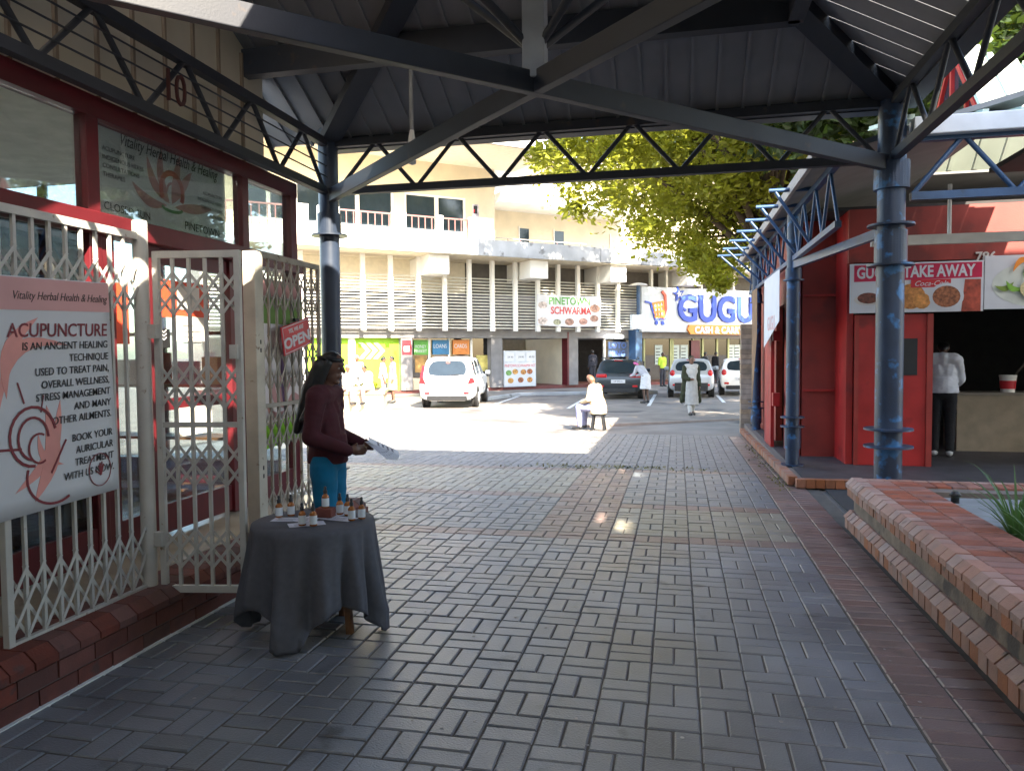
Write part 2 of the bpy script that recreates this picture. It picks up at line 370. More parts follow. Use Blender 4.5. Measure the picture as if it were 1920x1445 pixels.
x = XL - .1
while x < XR:                                        # back slope; slots left open so sun reaches gate, king post and left column
    x2 = min(x + PW, XR)
    def top(xx): return min(cy, YB + max(0, XR - xx))
    mid = (x + x2) / 2
    y0 = 2.75 if -2.65 < mid < -1.5 else YB
    def yt(xx): return min(top(xx), cy - .34) if (-1.9 < mid < -1.2 or -.65 < mid < -.15) else top(xx)
    if yt(x2) - y0 > .05: tray([(x + .006, y0, ZR + (y0 - YB) * SL), (x2 - .006, y0, ZR + (y0 - YB) * SL), (x2 - .006, yt(x2), ZR + (yt(x2) - YB) * SL), (x + .006, yt(x), ZR + (yt(x) - YB) * SL)]).build('roof_panel', SHEET, can)
    x = x2
y = YB
while y < YF:                                        # right slope
    y2 = min(y + PW, YF)
    def xt(yy): return max(cx, XR - min(YF - yy, yy - YB))
    tray([(XR + .1, y + .006, ZR - .1 * SL), (xt(y), y + .006, ZR + (XR - xt(y)) * SL), (xt(y2), y2 - .006, ZR + (XR - xt(y2)) * SL), (XR + .1, y2 - .006, ZR - .1 * SL)]).build('roof_panel', SHEET, can)
    y = y2
n10 = text('shop_number', '10', .34, frame((XL + .07, 4.86, ZB + .1), (0, 1, 0)), M('rust_sign', (.09, .025, .02), .5), None, ext=.01, bold=-.004, sx=.8)
tag(n10, 'dark red metal number 10 fixed inside the truss above the herbal shop', 'number sign')
# canopy bay, valley sheets and wall block added behind the camera for shade
cb = thing('added_shade_canopy', 'dark sheet roofed canopy bay added out of view to shade the walkway', 'canopy', (cx, -1.6, 0))
mb = MB(); mb.add([(XL - .1, 1.15, ZR), (XR + .1, 1.15, ZR), (XR + .1, -4.4, ZR), (XL - .1, -4.4, ZR), (cx, -1.6, 5.45)], [(0, 1, 4), (1, 2, 4), (2, 3, 4), (3, 0, 4)]); mb.build('roof', SHEET, cb)
for a, b in ((XL - .1, -2.6), (-1.55, XR + .1)): part('added_valley_sheet', STEEL, cb, a, b, 1.16, 2.02, ZR - .06, ZR - .02)  # added sheets close off the sun, with a gap aimed at the gate
for x in (XL, XR):
    for y in (1.15, -4.4): column(cb, x, y, 0, 3.9, .11, COLN, [], [])
bb = thing('added_shade_block', 'plain cream block added out of view to shade the walkway', 'building', (9, -5, 0))
part('wall', CREAM, bb, 5.6, 14, -20, 4.6, -.02, 8.0)
part('wall', CREAM, bb, -12, 5.5, -16, -9, -.02, 8)
part('parapet', CONC, bb, 5.45, 5.55, -20.2, -2.3, 7.9, 8.6); part('parapet', CONC, bb, 5.45, 5.55, -1.75, .75, 7.9, 8.6); part('parapet', CONC, bb, 5.45, 5.55, 1.2, 4.8, 7.9, 8.6)  # gaps between the pieces shaped to drop sun patches on the paving
# ================= herbal shop on the left
PX_ = -2.84
plinth = thing('brick_plinth', 'low red brick plinth with sloped coping under the white security gates', 'wall', (-2.95, 3.5, 0))
part('core', MORTAR, plinth, -3.3, PX_ - .012, .9, 6.46, -.02, .2)
bm1 = MB().box(-.05, .05, -.108, .108, -.04, .04).mesh('brick'); bm1.materials.append(BRICK)
m = MB(); w = .062
m.add([(-.16, -w, 0), (.16, -w, -.0), (.16, -w, .035), (.1, -w, .085), (-.16, -w, .085), (-.16, w, 0), (.16, w, 0), (.16, w, .035), (.1, w, .085), (-.16, w, .085)], [(0, 1, 2, 3, 4), (9, 8, 7, 6, 5)] + [(i, (i + 1) % 5, 5 + (i + 1) % 5, 5 + i) for i in range(5)])
bm2 = m.mesh('coping_brick'); bm2.materials.append(BRICK)
def lay(name, me, parent, loc, rz=0, rx=0):
    o = bpy.data.objects.new(name, me); o.location = loc; o.rotation_euler = (rx, 0, rz); return put(o, parent)
for r_ in range(2):
    y = 1.0 + .11 * r_
    while y < 6.36: lay('brick', bm1, plinth, (PX_ - .05 + random.uniform(-.003, .003), y + .1, .04 + .09 * r_)); y += .226
y = 1.0
while y < 6.45: lay('coping_brick', bm2, plinth, (-2.99 + random.uniform(-.003, .003), y, .182), 0); y += .131
for r_ in range(2):
    for k in range(2): lay('brick', bm1, plinth, (-2.95 - .226 * k, 6.46, .04 + .09 * r_), R(90))
part('floor_line', LINE, plinth, PX_ - .006, PX_ + .02, 1, 4.9, -.006, .006)
shop = thing('herbal_shop', 'corner herbal shop with dark red window frames and big panes', 'shop', (-5, 4, 0))
SX, Z0 = -3.86, .22
def sy(px, py=600): return atX(px, py, SX).y
FLOOR = M('shop_floor', (.45, .4, .3), .25, 0, .2, 3)
part('floor', FLOOR, shop, -9, -3.3, -1.5, 6.75, .0, Z0 - .012)
part('back_wall', CREAM, shop, -9.1, -9, -1.5, 6.8, 0, 1.1)
part('back_wall', CREAM, shop, -9.1, -9, -1.5, 6.8, 2.7, 3.42)
part('side_wall', CREAM, shop, -9, SX, -1.7, -1.6, 0, 3.42)
part('ceiling', M('ceiling', (.85, .82, .74), .8), shop, -9.1, SX - .06, -1.6, 6.8, 3.42, 3.5)
part('side_sill', DRED, shop, -9, SX - .05, 6.72, 6.8, 0, .55)
for x in (-5.2, -6.6, -8): part('side_mullion', DRED, shop, x - .04, x + .04, 6.73, 6.79, .55, 3.42)
part('side_pane', GL, shop, -9, SX - .05, 6.755, 6.762, .55, 3.42)
yE = sy(547); y1 = sy(163, 300); y2 = sy(452, 400)
for y, w in ((1.6, .1), (y1, .11), (y2, .1), (yE, .12)): part('mullion', DRED, shop, SX - .05, SX + .05, y - w / 2, y + w / 2, Z0, 3.3, bevel=.006)
part('head_beam', DRED, shop, SX - .055, SX + .055, -1, yE + .06, 3.2, 3.34)
part('transom', DRED, shop, SX - .06, SX + .12, -1, yE + .05, 2.42, 2.56, bevel=.008)
for a, b in ((-1, y1), (y1, y2), (y2, yE)):
    part('pane', GL, shop, SX - .004, SX + .004, a + .06, b - .055, 2.565, 3.195)
ya, yb = sy(288, 800), sy(436, 800)
for y in (sy(206, 900), ya, yb, sy(470, 800)): part('door_post', DRED, shop, SX - .045, SX + .045, y - .055, y + .055, Z0, 2.418)
part('base_rail', DRED, shop, SX - .04, SX + .04, -1, ya - .06, Z0, Z0 + .22)
part('base_rail', DRED, shop, SX - .04, SX + .04, yb + .06, yE - .07, Z0, Z0 + .22)
part('pane', GLD, shop, SX - .004, SX + .004, -1, sy(206, 900) - .06, Z0 + .22, 2.418)
part('pane', GL, shop, SX - .004, SX + .004, sy(206, 900) + .06, ya - .06, Z0 + .22, 2.418)
part('pane', GL, shop, SX - .004, SX + .004, yb + .06, yE - .07, Z0 + .22, 2.418)
dr = part('door', DRED, shop, SX - .025, SX + .025, ya + .07, yb - .07, Z0 + .02, Z0 + .24)
part('door_pane', GL, dr, SX - .004, SX + .004, ya + .07, yb - .07, Z0 + .24, 2.3)
part('door_head', DRED, dr, SX - .025, SX + .025, ya + .07, yb - .07, 2.3, 2.415)
part('door_rail', DRED, dr, SX - .024, SX + .024, ya + .07, yb - .07, 1.18, 1.27)
# upper infill behind the truss: cream boards
mb = MB(); Mx = frame((-4.02, 0, 0), (0, 1, 0))
mb.poly([(-1.5, 3.35), (6.75, 3.35), (6.75, 4.32), (cy, 5.42), (-1.5, 5.42)], Mx, .04); mb.build('gable_infill', M('infill', (.6, .53, .4), .35, 0, .1, 2), shop)
y = -1.2
while y < 6.7: part('batten', M('batten', (.28, .2, .13), .6) if y == -1.2 else bpy.data.materials['batten'], shop, -3.98, -3.955, y, y + .025, 3.36, min(5.28, 4.2 + (6.75 - y) * SL)); y += .36
# things inside the shop
def tbox(name, label, cat, mat, x0, x1, y0, y1, z0, z1, bevel=.005, group=None): return tag(part(name, mat, None, x0, x1, y0, y1, z0, z1, bevel=bevel), label, cat, group)
OR = M('orange_poster', (.72, .08, .03), .5, 0, .1)
def notice(name, label, pxs, mat, x=SX + .012, cat='notice'):
    a = atX(pxs[0], pxs[1], x); b = atX(pxs[2], pxs[3], x)
    return tag(part(name, mat, None, x - .002, x + .002, a.y, b.y, b.z, a.z), label, cat)
notice('poster', 'plain orange red poster beside the white gate post', (206, 528, 243, 645), OR, cat='poster')
notice('poster', 'square orange red poster on the shop door behind the gate leaf', (282, 520, 392, 600), OR, cat='poster')
PAP = M('paper', (.72, .68, .6), .7, 0, .05)
n_ = notice('paper_notice', 'cream paper square stuck over the orange door poster', (332, 535, 374, 583), PAP, SX + .018)
n_ = notice('paper_notice', 'white printed notice under the orange door poster', (330, 592, 385, 640), PAP, SX + .02)
for k in range(4): part('print_line', INKK, n_, SX + .022, SX + .023, atX(338, 600, SX).y, atX(372 - 6 * (k % 2), 600, SX).y, 1.7 + k * .045, 1.706 + k * .045)
n_ = notice('paper_notice', 'white notice on the middle door rail', (336, 765, 398, 808), PAP, SX + .03)
for k in range(3): part('print_line', INKK, n_, SX + .032, SX + .033, atX(342, 780, SX).y, atX(385, 780, SX).y, 1.19 + k * .035, 1.195 + k * .035)
n_ = notice('sticker', 'black hours sticker with white chevrons on the shop door', (296, 616, 319, 652), BLACK, SX + .022, 'sticker')
a_ = atX(307, 622, SX + .026)
for k in range(3):
    mb = MB(); mb.poly([(-.03, .02), (0, 0), (.03, .02), (.03, .03), (0, .01), (-.03, .03)], frame((SX + .026, a_.y, a_.z - .01 - .028 * k), (0, 1, 0)), .001); mb.build('chevron', PRINTW, n_)
c_ = thing('shop_counter', 'pale wooden counter inside the herbal shop', 'counter', (-6.5, 4.6, Z0))
part('top', M('counter_top', (.5, .38, .22), .4), c_, -6.9, -6.1, 3.2, 6.0, 1.1, 1.15); part('front', M('counter_front', (.55, .48, .36), .5), c_, -6.15, -6.11, 3.25, 5.95, Z0 - .012, 1.1); part('shelf', WOOD, c_, -6.85, -6.16, 3.25, 5.95, .6, .63)
for k, (y, c) in enumerate(((3.5, (.05, .3, .22)), (3.75, (.6, .6, .58)), (4.0, (.5, .08, .05)), (4.3, (.65, .5, .2)), (4.65, (.1, .12, .3)), (5.0, (.5, .45, .35)), (5.35, (.6, .15, .04)))):
    mm = M('jar_%d' % k, c, .4); t_ = thing('jar', ['dark green', 'white', 'crimson', 'mustard', 'navy blue', 'beige', 'orange'][k] + ' tub standing on the herbal shop counter', 'tub', (-6.4, y, 1.15), 'tubs on the shop counter')
    MB().lathe((-6.4, y, 1.15), [(.07, 0), (.075, .02), (.075, .2), (.06, .22)], 16).build('body', mm, t_); MB().lathe((-6.4, y, 1.37), [(.062, 0), (.062, .04)], 16).build('lid', WHITE, t_)
sh = thing('display_shelf', 'wooden shelf unit with stock against the shop window side', 'shelf', (-4.9, 6.4, Z0))
for z in (.3, .8, 1.3, 1.8): part('board', WOOD, sh, -5.9, -4.1, 6.25, 6.6, z, z + .025)
for x in (-5.92, -4.1): part('upright', WOOD, sh, x, x + .025, 6.25, 6.6, Z0 - .012, 1.84)
for k in range(5):
    x = -5.7 + k * .32; z = 1.325
    tag(part('carton', M('carton_%d' % k, [(.6, .55, .45), (.65, .64, .6), (.5, .1, .06), (.1, .25, .35), (.55, .4, .2)][k], .6), None, x, x + .17, 6.3, 6.5, z, z + random.uniform(.15, .32), bevel=.004), ('beige', 'white', 'red', 'teal', 'tan')[k] + ' product carton on the wooden shelf by the shop window', 'carton', 'cartons on the shop shelf')
wc = thing('wall_chair', 'crimson upholstered waiting chair inside the herbal shop', 'chair', (-5.2, 3.6, Z0))
REDC = M('crimson_cloth', (.5, .01, .05), .8); part('seat', REDC, wc, -5.4, -4.95, 3.4, 3.85, .62, .7, bevel=.02); part('backrest', REDC, wc, -5.44, -5.38, 3.4, 3.85, .75, 1.2, bevel=.02)
for x in (-5.4, -4.99):
    for y in (3.42, 3.8): part('leg', BLACK, wc, x, x + .03, y, y + .03, Z0 - .013, .62)

# ---------------- white expanding gates
def grille(name, label, A, B, z0, z1, nb, tiers, posts=(1, 1), rails=(), bar=.017, mat=GATE, pw=.036, ph=0, top=True):
    A, B = Vector((*A, 0)), Vector((*B, 0)); d = (B - A); t = thing(name, label, 'gate', (A.x, A.y, z0), 'white expanding security gates')
    nrm = Vector((d.y, -d.x, 0)).normalized()
    for e, (p, on) in enumerate(zip((A, B), posts)):
        if on: MB().bar(p + Vector((0, 0, z0)), p + Vector((0, 0, z1 + ph * e)), pw * on, pw * on, nrm).build('post', mat, t, bevel=.004)
    if top: MB().bar(A + Vector((0, 0, z1 - .02)), B + Vector((0, 0, z1 - .02)), .03, .04).build('top_rail', mat, t)
    MB().bar(A + Vector((0, 0, z0 + .02)), B + Vector((0, 0, z0 + .02)), .03, .04).build('bottom_rail', mat, t)
    for z in rails: MB().bar(A + Vector((0, 0, z)), B + Vector((0, 0, z)), .022, .03).build('rail', mat, t)
    for i in range(1, nb):
        p = A + d * i / nb; MB().bar(p + Vector((0, 0, z0 + .03)), p + Vector((0, 0, z1 - .03)), bar, bar, nrm).build('bar', mat, t)
    for za, zb in tiers:
        mb = MB(); h = (zb - za) / 2
        for i in range(nb):
            p, q = A + d * i / nb, A + d * (i + 1) / nb
            for k in range(2):
                zz = za + h * k; off = nrm * .012
                mb.bar(p + Vector((0, 0, zz)) + off, q + Vector((0, 0, zz + h)) + off, .004, .016, (0, 0, 1)); mb.bar(p + Vector((0, 0, zz + h)) - off, q + Vector((0, 0, zz)) - off, .004, .016, (0, 0, 1))
        mb.build('lattice', mat, t)
    return t
g1 = grille('security_gate', 'white lattice gate panel carrying the acupuncture poster', (-3.0, 2.8), (-3.0, 3.7), .24, 2.3, 9, ((1.86, 2.12), (.3, .62)), (1, 0))
gp = thing('gate_post', 'thick white gate post between poster panel and open leaf', 'post', (-3.0, 3.74, .24))
MB().lathe((-3.0, 3.74, 0), [(.042, .22), (.042, 2.36), (.04, 2.37)], 16).build('shaft', GATE, gp); part('hinge', GATE, gp, -2.96, -2.91, 3.73, 3.77, 1.7, 1.78); part('hinge', GATE, gp, -2.96, -2.91, 3.73, 3.77, .5, .58)
g2 = grille('security_gate', 'narrow open white lattice gate leaf with latch beside the draped table', (-2.93, 3.78), (-2.46, 3.86), .22, 2.2, 5, ((1.83, 2.07), (1.29, 1.54), (.84, 1.08), (.36, .58)), (1, 1), (1.2,), .018)
part('latch_plate', GATE, g2, -2.5, -2.45, 3.82, 3.835, 1.58, 1.66)
gp2 = thing('gate_jamb', 'worn cream square gate jamb beside the open leaf', 'post', (-3.0, 5.0, .26))
part('shaft', M('jamb_paint', (.5, .46, .38), .6, 0, .15, 6, .1, 90, ((.2, .14, .09), 16, .66)), gp2, -3.06, -2.96, 4.86, 4.97, .24, 2.35, bevel=.006)
for z in (.7, .76, 1.62, 1.68): part('bolt_hole', BLACK, gp2, -2.962, -2.958, 4.91, 4.925, z, z + .03)
OLDG = M('dull_gate', (.33, .3, .25), .6, 0, .2, 8, .1, 90, ((.13, .09, .06), 18, .62))
g3 = grille('security_gate', 'dull half folded lattice gate in front of the lotus banner', (-3.0, 4.99), (-3.0, 5.9), .26, 2.36, 8, ((1.95, 2.3), (1.35, 1.75), (.9, 1.2), (.3, .6)), (0, .8), (1.22,), .017, OLDG)

# ---------------- printed things
def leaf(cx_, cy_, L, wd, ang, n=9, bend=.2):
    up = []; dn = []
    for i in range(n + 1):
        t = i / n; w_ = wd * math.sin(math.pi * t) ** .8; b = bend * L * math.sin(math.pi * t)
        up.append((t * L, b + w_)); dn.append((t * L, b - w_ * .35))
    pts = up + dn[::-1][1:-1]; c, s = math.cos(R(ang)), math.sin(R(ang))
    return [(cx_ + c * x - s * y, cy_ + s * x + c * y) for x, y in pts]
def stroke(pts, w):                                  # open line as thin band polygon
    L_, R_ = [], []
    for i, p in enumerate(pts):
        a, b = pts[max(i - 1, 0)], pts[min(i + 1, len(pts) - 1)]; dx, dy = b[0] - a[0], b[1] - a[1]; l = math.hypot(dx, dy) or 1
        L_.append((p[0] - dy / l * w, p[1] + dx / l * w)); R_.append((p[0] + dy / l * w, p[1] - dx / l * w))
    return L_ + R_[::-1]
def arc(cx_, cy_, rx, ry, a0, a1, n=16): return [(cx_ + rx * math.cos(R(a0 + (a1 - a0) * i / n)), cy_ + ry * math.sin(R(a0 + (a1 - a0) * i / n))) for i in range(n + 1)]
SHC = [0]
def shape(parent, M4, pts, mat, name='print', t=.0012):
    SHC[0] = (SHC[0] + 1) % 9; M4 = M4 @ Matrix.Translation((0, 0, SHC[0] * .00016)); return MB().poly(pts, M4, t).build(name, mat, parent)
po = thing('acupuncture_poster', 'white acupuncture poster with pink header and lotus strokes on the gate', 'poster', (-2.97, 3.1, .85))
pw_, ph_ = .86, 1.11
P0 = Vector((-2.972, 2.62, .855)); PM = frame(P0, (0, 1, .03))
mb = MB(); nn = 14; vs_ = []
for i in range(nn + 1):
    for j in range(nn + 1):
        u, v = i / nn, j / nn; vs_.append(PM @ Vector((u * pw_, v * ph_, .0012 * math.sin(u * 7 + v * 3) * (1 - v) + .0)))
mb.add(vs_, [(i * (nn + 1) + j, (i + 1) * (nn + 1) + j, (i + 1) * (nn + 1) + j + 1, i * (nn + 1) + j + 1) for i in range(nn) for j in range(nn)], True)
ps = mb.build('sheet', PRINTW, po); sm_ = ps.modifiers.new('s', 'SOLIDIFY'); sm_.thickness = .002; sm_.offset = -1
PM2 = PM @ Matrix.Translation((0, 0, .002)); PM3 = PM @ Matrix.Translation((0, 0, .005)); PM4 = PM @ Matrix.Translation((0, 0, .0062))
shape(po, PM2, [(.18, .955), (pw_, .955), (pw_, 1.105), (.18, 1.105)], PINK, 'header')
shape(po, PM2, stroke(arc(.1, 1.03, .07, .06, 0, 360, 24), .006), PINK); shape(po, PM2, stroke(arc(.1, .99, .05, .02, 180, 360, 10), .008), M('teal', (.1, .4, .35), .5))
for a in (60, 90, 120): shape(po, PM2, leaf(.1, 1.0, .05, .012, a), PINK)
SALM = M('print_salmon', (.72, .3, .26), .5)
for p in (leaf(.13, .52, .5, .06, 100, bend=.12), leaf(.2, .55, .42, .05, 62, bend=.15), leaf(.16, .5, .5, .05, 35, bend=.28), leaf(.5, .52, -.5, .05, 55, bend=.2), leaf(.08, .02, .42, .07, 110, bend=-.12), leaf(.32, .05, .46, .07, 78, bend=-.2), leaf(.5, .2, .22, .03, 130, bend=.2)): shape(po, PM2, p, SALM)
for p, w_ in ((arc(.33, .36, .13, .14, 10, 270), .007), (arc(.33, .35, .085, .1, 0, 260), .006), (arc(.36, .3, .06, .07, 60, 300), .005), ([(.07, .33), (.26, .31)], .006), ([(.26, .62), (.29, .52)], .004), ([(.4, .55), (.38, .47)], .003), ([(.52, .32), (.42, .17)], .005), (arc(.44, .16, .16, .14, 160, 300), .006)): shape(po, PM3, stroke(p, w_), INKR, 'ear_drawing')
shape(po, PM3, stroke(arc(.73, .13, .075, .085, 0, 360, 28), .0025), INKR, 'hand_emblem')
for a, l in ((70, .06), (82, .07), (94, .065), (106, .055), (140, .05)): shape(po, PM3, stroke([(.735, .1), (.735 + l * math.cos(R(a)), .1 + l * math.sin(R(a)))], .0035), INKR, 'hand_emblem')
text('lettering', 'Vitality Herbal Health & Healing', .056, PM3 @ Matrix.Translation((.84, 1.005, 0)), INKK, po, 'RIGHT', .0006, .35, -.0004, .8)
y = .83
text('lettering', 'ACUPUNCTURE', .092, PM4 @ Matrix.Translation((.83, y, 0)), INKR, po, 'RIGHT', .0006, .1, .0008, .92)
for s_, dy in (('IS AN ANCIENT HEALING', .062), ('TECHNIQUE', .062), ('USED TO TREAT PAIN,', .062), ('OVERALL WELLNESS,', .062), ('STRESS MANAGEMENT', .06), ('AND MANY', .06), ('OTHER AILMENTS.', .06), ('BOOK YOUR', .1), ('AURICULAR', .062), ('TREATMENT', .062), ('WITH US NOW.', .062)):
    y -= dy; text('lettering', s_, .052, PM4 @ Matrix.Translation((.83, y, 0)), INKK, po, 'RIGHT', .0006, .1, .0003, .9)
# banner behind the upper glass
a_, b_ = atX(180, 300, SX - .06), atX(422, 400, SX - .06)
bn = thing('herbal_banner', 'pale herbal health banner with pink lotus behind the upper shop glass', 'banner', (SX - .06, a_.y, 2.62))
bw, bh = b_.y - a_.y, .66; BM = frame((SX - .06, a_.y, 2.6), (0, 1, 0))
shape(bn, BM, [(0, 0), (bw, 0), (bw, bh - .02), (0, bh)], M('banner_grey', (.75, .76, .74), .6), 'sheet', .003)
B2 = BM @ Matrix.Translation((0, 0, .005)); B3 = BM @ Matrix.Translation((0, 0, .008))
for p in (leaf(.5 * bw, .2, .4, .06, 128, bend=.1), leaf(.5 * bw, .2, .42, .06, 100, bend=.1), leaf(.52 * bw, .2, .42, .06, 75, bend=-.05), leaf(.52 * bw, .2, .4, .06, 50, bend=-.05), leaf(.48 * bw, .18, .4, .06, 165, bend=.1), leaf(.54 * bw, .18, .5, .06, 8, bend=-.05)): shape(bn, B2, p, M('banner_pink', (.6, .33, .3), .6) if 'banner_pink' not in bpy.data.materials else bpy.data.materials['banner_pink'])
shape(bn, B3, stroke(arc(.52 * bw, .3, .13, .14, -30, 210, 20), .022), M('coral', (.6, .18, .13), .6)); shape(bn, B3, stroke(arc(.52 * bw, .29, .06, .07, 0, 180, 12), .01), PINK); shape(bn, B3, stroke(arc(.52 * bw, .17, .12, .03, 180, 360, 10), .012), M('leafgreen', (.15, .35, .15), .6))
text('lettering', 'Vitality Herbal Health & Healing', .125, B3 @ Matrix.Translation((bw * .53, .52, 0)), INKK, bn, 'CENTER', .0006, .35, 0, .72)
for k, s_ in enumerate(('ACUPUNCTURE', 'INDIGENOUS HERBS', 'CONSULTATIONS', 'THERAPIES')): text('lettering', s_, .045, B3 @ Matrix.Translation((.05, .44 - .06 * k, 0)), INKK, bn, 'LEFT', .0005); text('lettering', s_[::-1] if False else s_, .038, B3 @ Matrix.Translation((bw - .05, .36 - .06 * k, 0)), INKK, bn, 'RIGHT', .0005)
text('lettering', 'CLOSED SUN', .08, B3 @ Matrix.Translation((.05, .03, 0)), INKK, bn, 'LEFT', .0006); text('lettering', 'PINETOWN', .09, B3 @ Matrix.Translation((bw - .1, .03, 0)), INKK, bn, 'RIGHT', .0006)
# lotus banner behind the folded gate
lb = thing('lotus_banner', 'tall white banner with pink lotus and green band behind the folded gate', 'banner', (-3.06, 5.5, .75))
LM = frame((-3.06, 5.1, .88), (0, 1, 0)); lw, lh = .62, 1.3
shape(lb, LM, [(0, 0), (lw, .05), (lw, lh), (0, lh)], M('banner_white', (.8, .74, .74), .6), 'sheet', .003)
L2 = LM @ Matrix.Translation((0, 0, .005))
shape(lb, L2, [(0, 0), (lw, .05), (lw, .25), (0, .18)], GREENP, 'band'); shape(lb, L2, [(0, lh - .34), (lw, lh - .34), (lw, lh - .14), (0, lh - .14)], M('olive', (.15, .28, .06), .6), 'band'); shape(lb, L2, [(0, lh - .13), (lw, lh - .13), (lw, lh), (0, lh)], PINK, 'band')
for p in (leaf(.3, .3, .3, .05, 120), leaf(.3, .3, .34, .05, 90), leaf(.32, .3, .3, .05, 55), leaf(.3, .28, .28, .05, 165), leaf(.32, .28, .28, .05, 12)): shape(lb, L2, p, PINK)
shape(lb, L2 @ Matrix.Translation((0, 0, .003)), leaf(.3, .25, .7, .045, 88, bend=.02), M('plum', (.1, .05, .12), .6), 'figure')
# OPEN sign hung askew on the folded gate
cs = [atX(*p, -2.955) for p in ((520, 617), (572, 594), (590, 643), (534, 666))]
op = thing('open_sign', 'red and white OPEN sign hanging askew on the folded gate', 'sign', tuple(cs[3]))
cen = sum(cs, Vector()) / 4; ux = ((cs[1] - cs[0]) + (cs[2] - cs[3])).normalized(); ow = (cs[1] - cs[0]).length; oh = (cs[3] - cs[0]).length
OM = frame(cen, ux); SR = M('sign_red', (.55, .02, .03), .4, 0, .05)
shape(op, OM, [(-ow / 2, -oh / 2), (ow / 2, -oh / 2), (ow / 2, oh / 2), (-ow / 2, oh / 2)], SR, 'board', .006)
O2 = OM @ Matrix.Translation((0, 0, .0075))
fr = [(-.46 * ow, -.45 * oh), (.46 * ow, -.45 * oh), (.46 * ow, .45 * oh), (-.46 * ow, .45 * oh)]
for i in range(4): shape(op, O2, stroke([fr[i], fr[(i + 1) % 4]], .003), PRINTW, 'border')
text('lettering', 'OPEN', oh * .52, O2 @ Matrix.Translation((0, -.3 * oh, 0)), PRINTW, op, 'CENTER', .001, 0, .004, .95 * ow / oh * .72)
text('lettering', 'YES, WE ARE', oh * .2, O2 @ Matrix.Translation((0, .2 * oh, 0)), PRINTW, op, 'CENTER', .001, .1, .001, .95)
part('clip', BLACK, op, -2.965, -2.94, cen.y - .03, cen.y + .03, cen.z + oh * .52, cen.z + oh * .62)
MB().tube([(-2.95, cen.y - .02, cen.z + oh * .5), (-2.99, cen.y, cen.z + oh * .5 + .14)], .003, 5).build('string', BLACK, op)

# ---------------- draped table with bottles
TC = Vector((-2.07, 3.96, 0)); TH, TR = .635, .34
tb = thing('round_table', 'small round table with thin wooden legs under a grey cloth', 'table', tuple(TC))
MB().lathe(TC, [(TR - .01, TH - .03), (TR, TH - .02), (TR, TH - .004), (TR - .004, TH - .002)], 40).build('tabletop', WOOD, tb)
for a in (255, 350, 75, 165): MB().bar(TC + Vector((.24 * math.cos(R(a)), .24 * math.sin(R(a)), 0)), TC + Vector((.2 * math.cos(R(a)), .2 * math.sin(R(a)), TH - .03)), .035, .035).build('leg', WOOD, tb)
MB().lathe(TC, [(.2, .2), (.215, .205), (.215, .215), (.2, .22), (.195, .21), (.2, .2)], 28).build('foot_ring', M('ring', (.05, .05, .05), .4), tb)
mb = MB(); NA, NR = 200, 26; S_ = .77; a0 = R(52)
for j in range(NR + 1):
    for i in range(NA):
        th = 2 * math.pi * i / NA; al = ((th - a0 + math.pi / 4) % (math.pi / 2)) - math.pi / 4
        full = S_ / math.cos(al); drop = min(full - TR, .645 + .02 * math.sin(3 * th)); cor = max(0, 1 - abs(abs(al) - math.pi / 4) / .4)
        if j <= 6: r = TR * j / 6 + (.004 if j == 6 else 0); z = TH + .002 - (.004 if j == 6 else 0)
        else:
            t = (j - 6) / (NR - 6); s = t * drop
            ph = 11 * th + .9 * math.sin(2 * th + 1) + .6 * math.sin(3 * th)
            fold = (.042 * math.sin(ph) + .016 * math.sin(2.1 * ph + 1)) * min(1, t * 1.3)
            r = TR + .006 + .03 * t + fold + .07 * cor * t * t; z = TH - .004 - s * .985 + .012 * math.sin(5 * th) * t
            if t > .8 and cor > .6: r -= .03 * (t - .8) / .2
            z = max(z, .012)
        mb.v.append((TC.x + r * math.cos(th), TC.y + r * math.sin(th), z))
mb.f = [(j * NA + i, j * NA + (i + 1) % NA, (j + 1) * NA + (i + 1) % NA, (j + 1) * NA + i) for j in range(NR) for i in range(NA)]; mb.sm = [True] * len(mb.f)
cl = mb.build('tablecloth', M('grey_cloth', (.085, .085, .1), .9, 0, .12, 30, .15, 400)); tag(cl, 'charcoal grey cloth draped in folds over the small round table', 'tablecloth')
so_ = cl.modifiers.new('s', 'SOLIDIFY'); so_.thickness = .003; so_.offset = 1
tt = TH + .0045
LEAF = M('leaflet', (.68, .7, .8), .6, 0, .05)
for k, (x, y, a) in enumerate(((-.14, -.02, 10), (.02, -.12, 35), (.14, .04, -12), (.04, .1, 40), (-.02, .0, 70))):
    Mt = Matrix.Translation((TC.x + x, TC.y + y, tt + .0016 * k)) @ Matrix.Rotation(R(a), 4, 'Z')
    o = part('leaflet', LEAF, None, -.1, .1, -.05, .05, 0, .0012, Mt); tag(o, 'white printed leaflet ' + ('under the bottle pair on the shop side', 'under the front bottle pair', 'beside the bottles at the walkway edge', 'behind the small brick block', 'beside the small brick block')[k], 'leaflet', 'leaflets on the table')
    for q in range(3): part('print_line', INKK, o, -.07, .05, -.025 + q * .02, -.021 + q * .02, .0013, .0016, Mt)
AMB = M('amber_glass', (.32, .1, .015), .12, 0, .1); LAB = M('bottle_label', (.66, .7, .74), .6, 0, .06)
blk = tbox('brick_block', 'small red brick block standing among the bottles', 'brick', BRICK, TC.x + .0, TC.x + .1, TC.y + .02, TC.y + .09, tt + .008, tt + .062)
bp = [(-.22, .0, 0), (-.17, .05, 0), (.02, -.17, 0), (.085, -.165, 0), (.05, .055, .054), (.1, .14, 0), (.16, .12, 0), (.24, -.1 + .1, 0), (.28, .05, 0)]
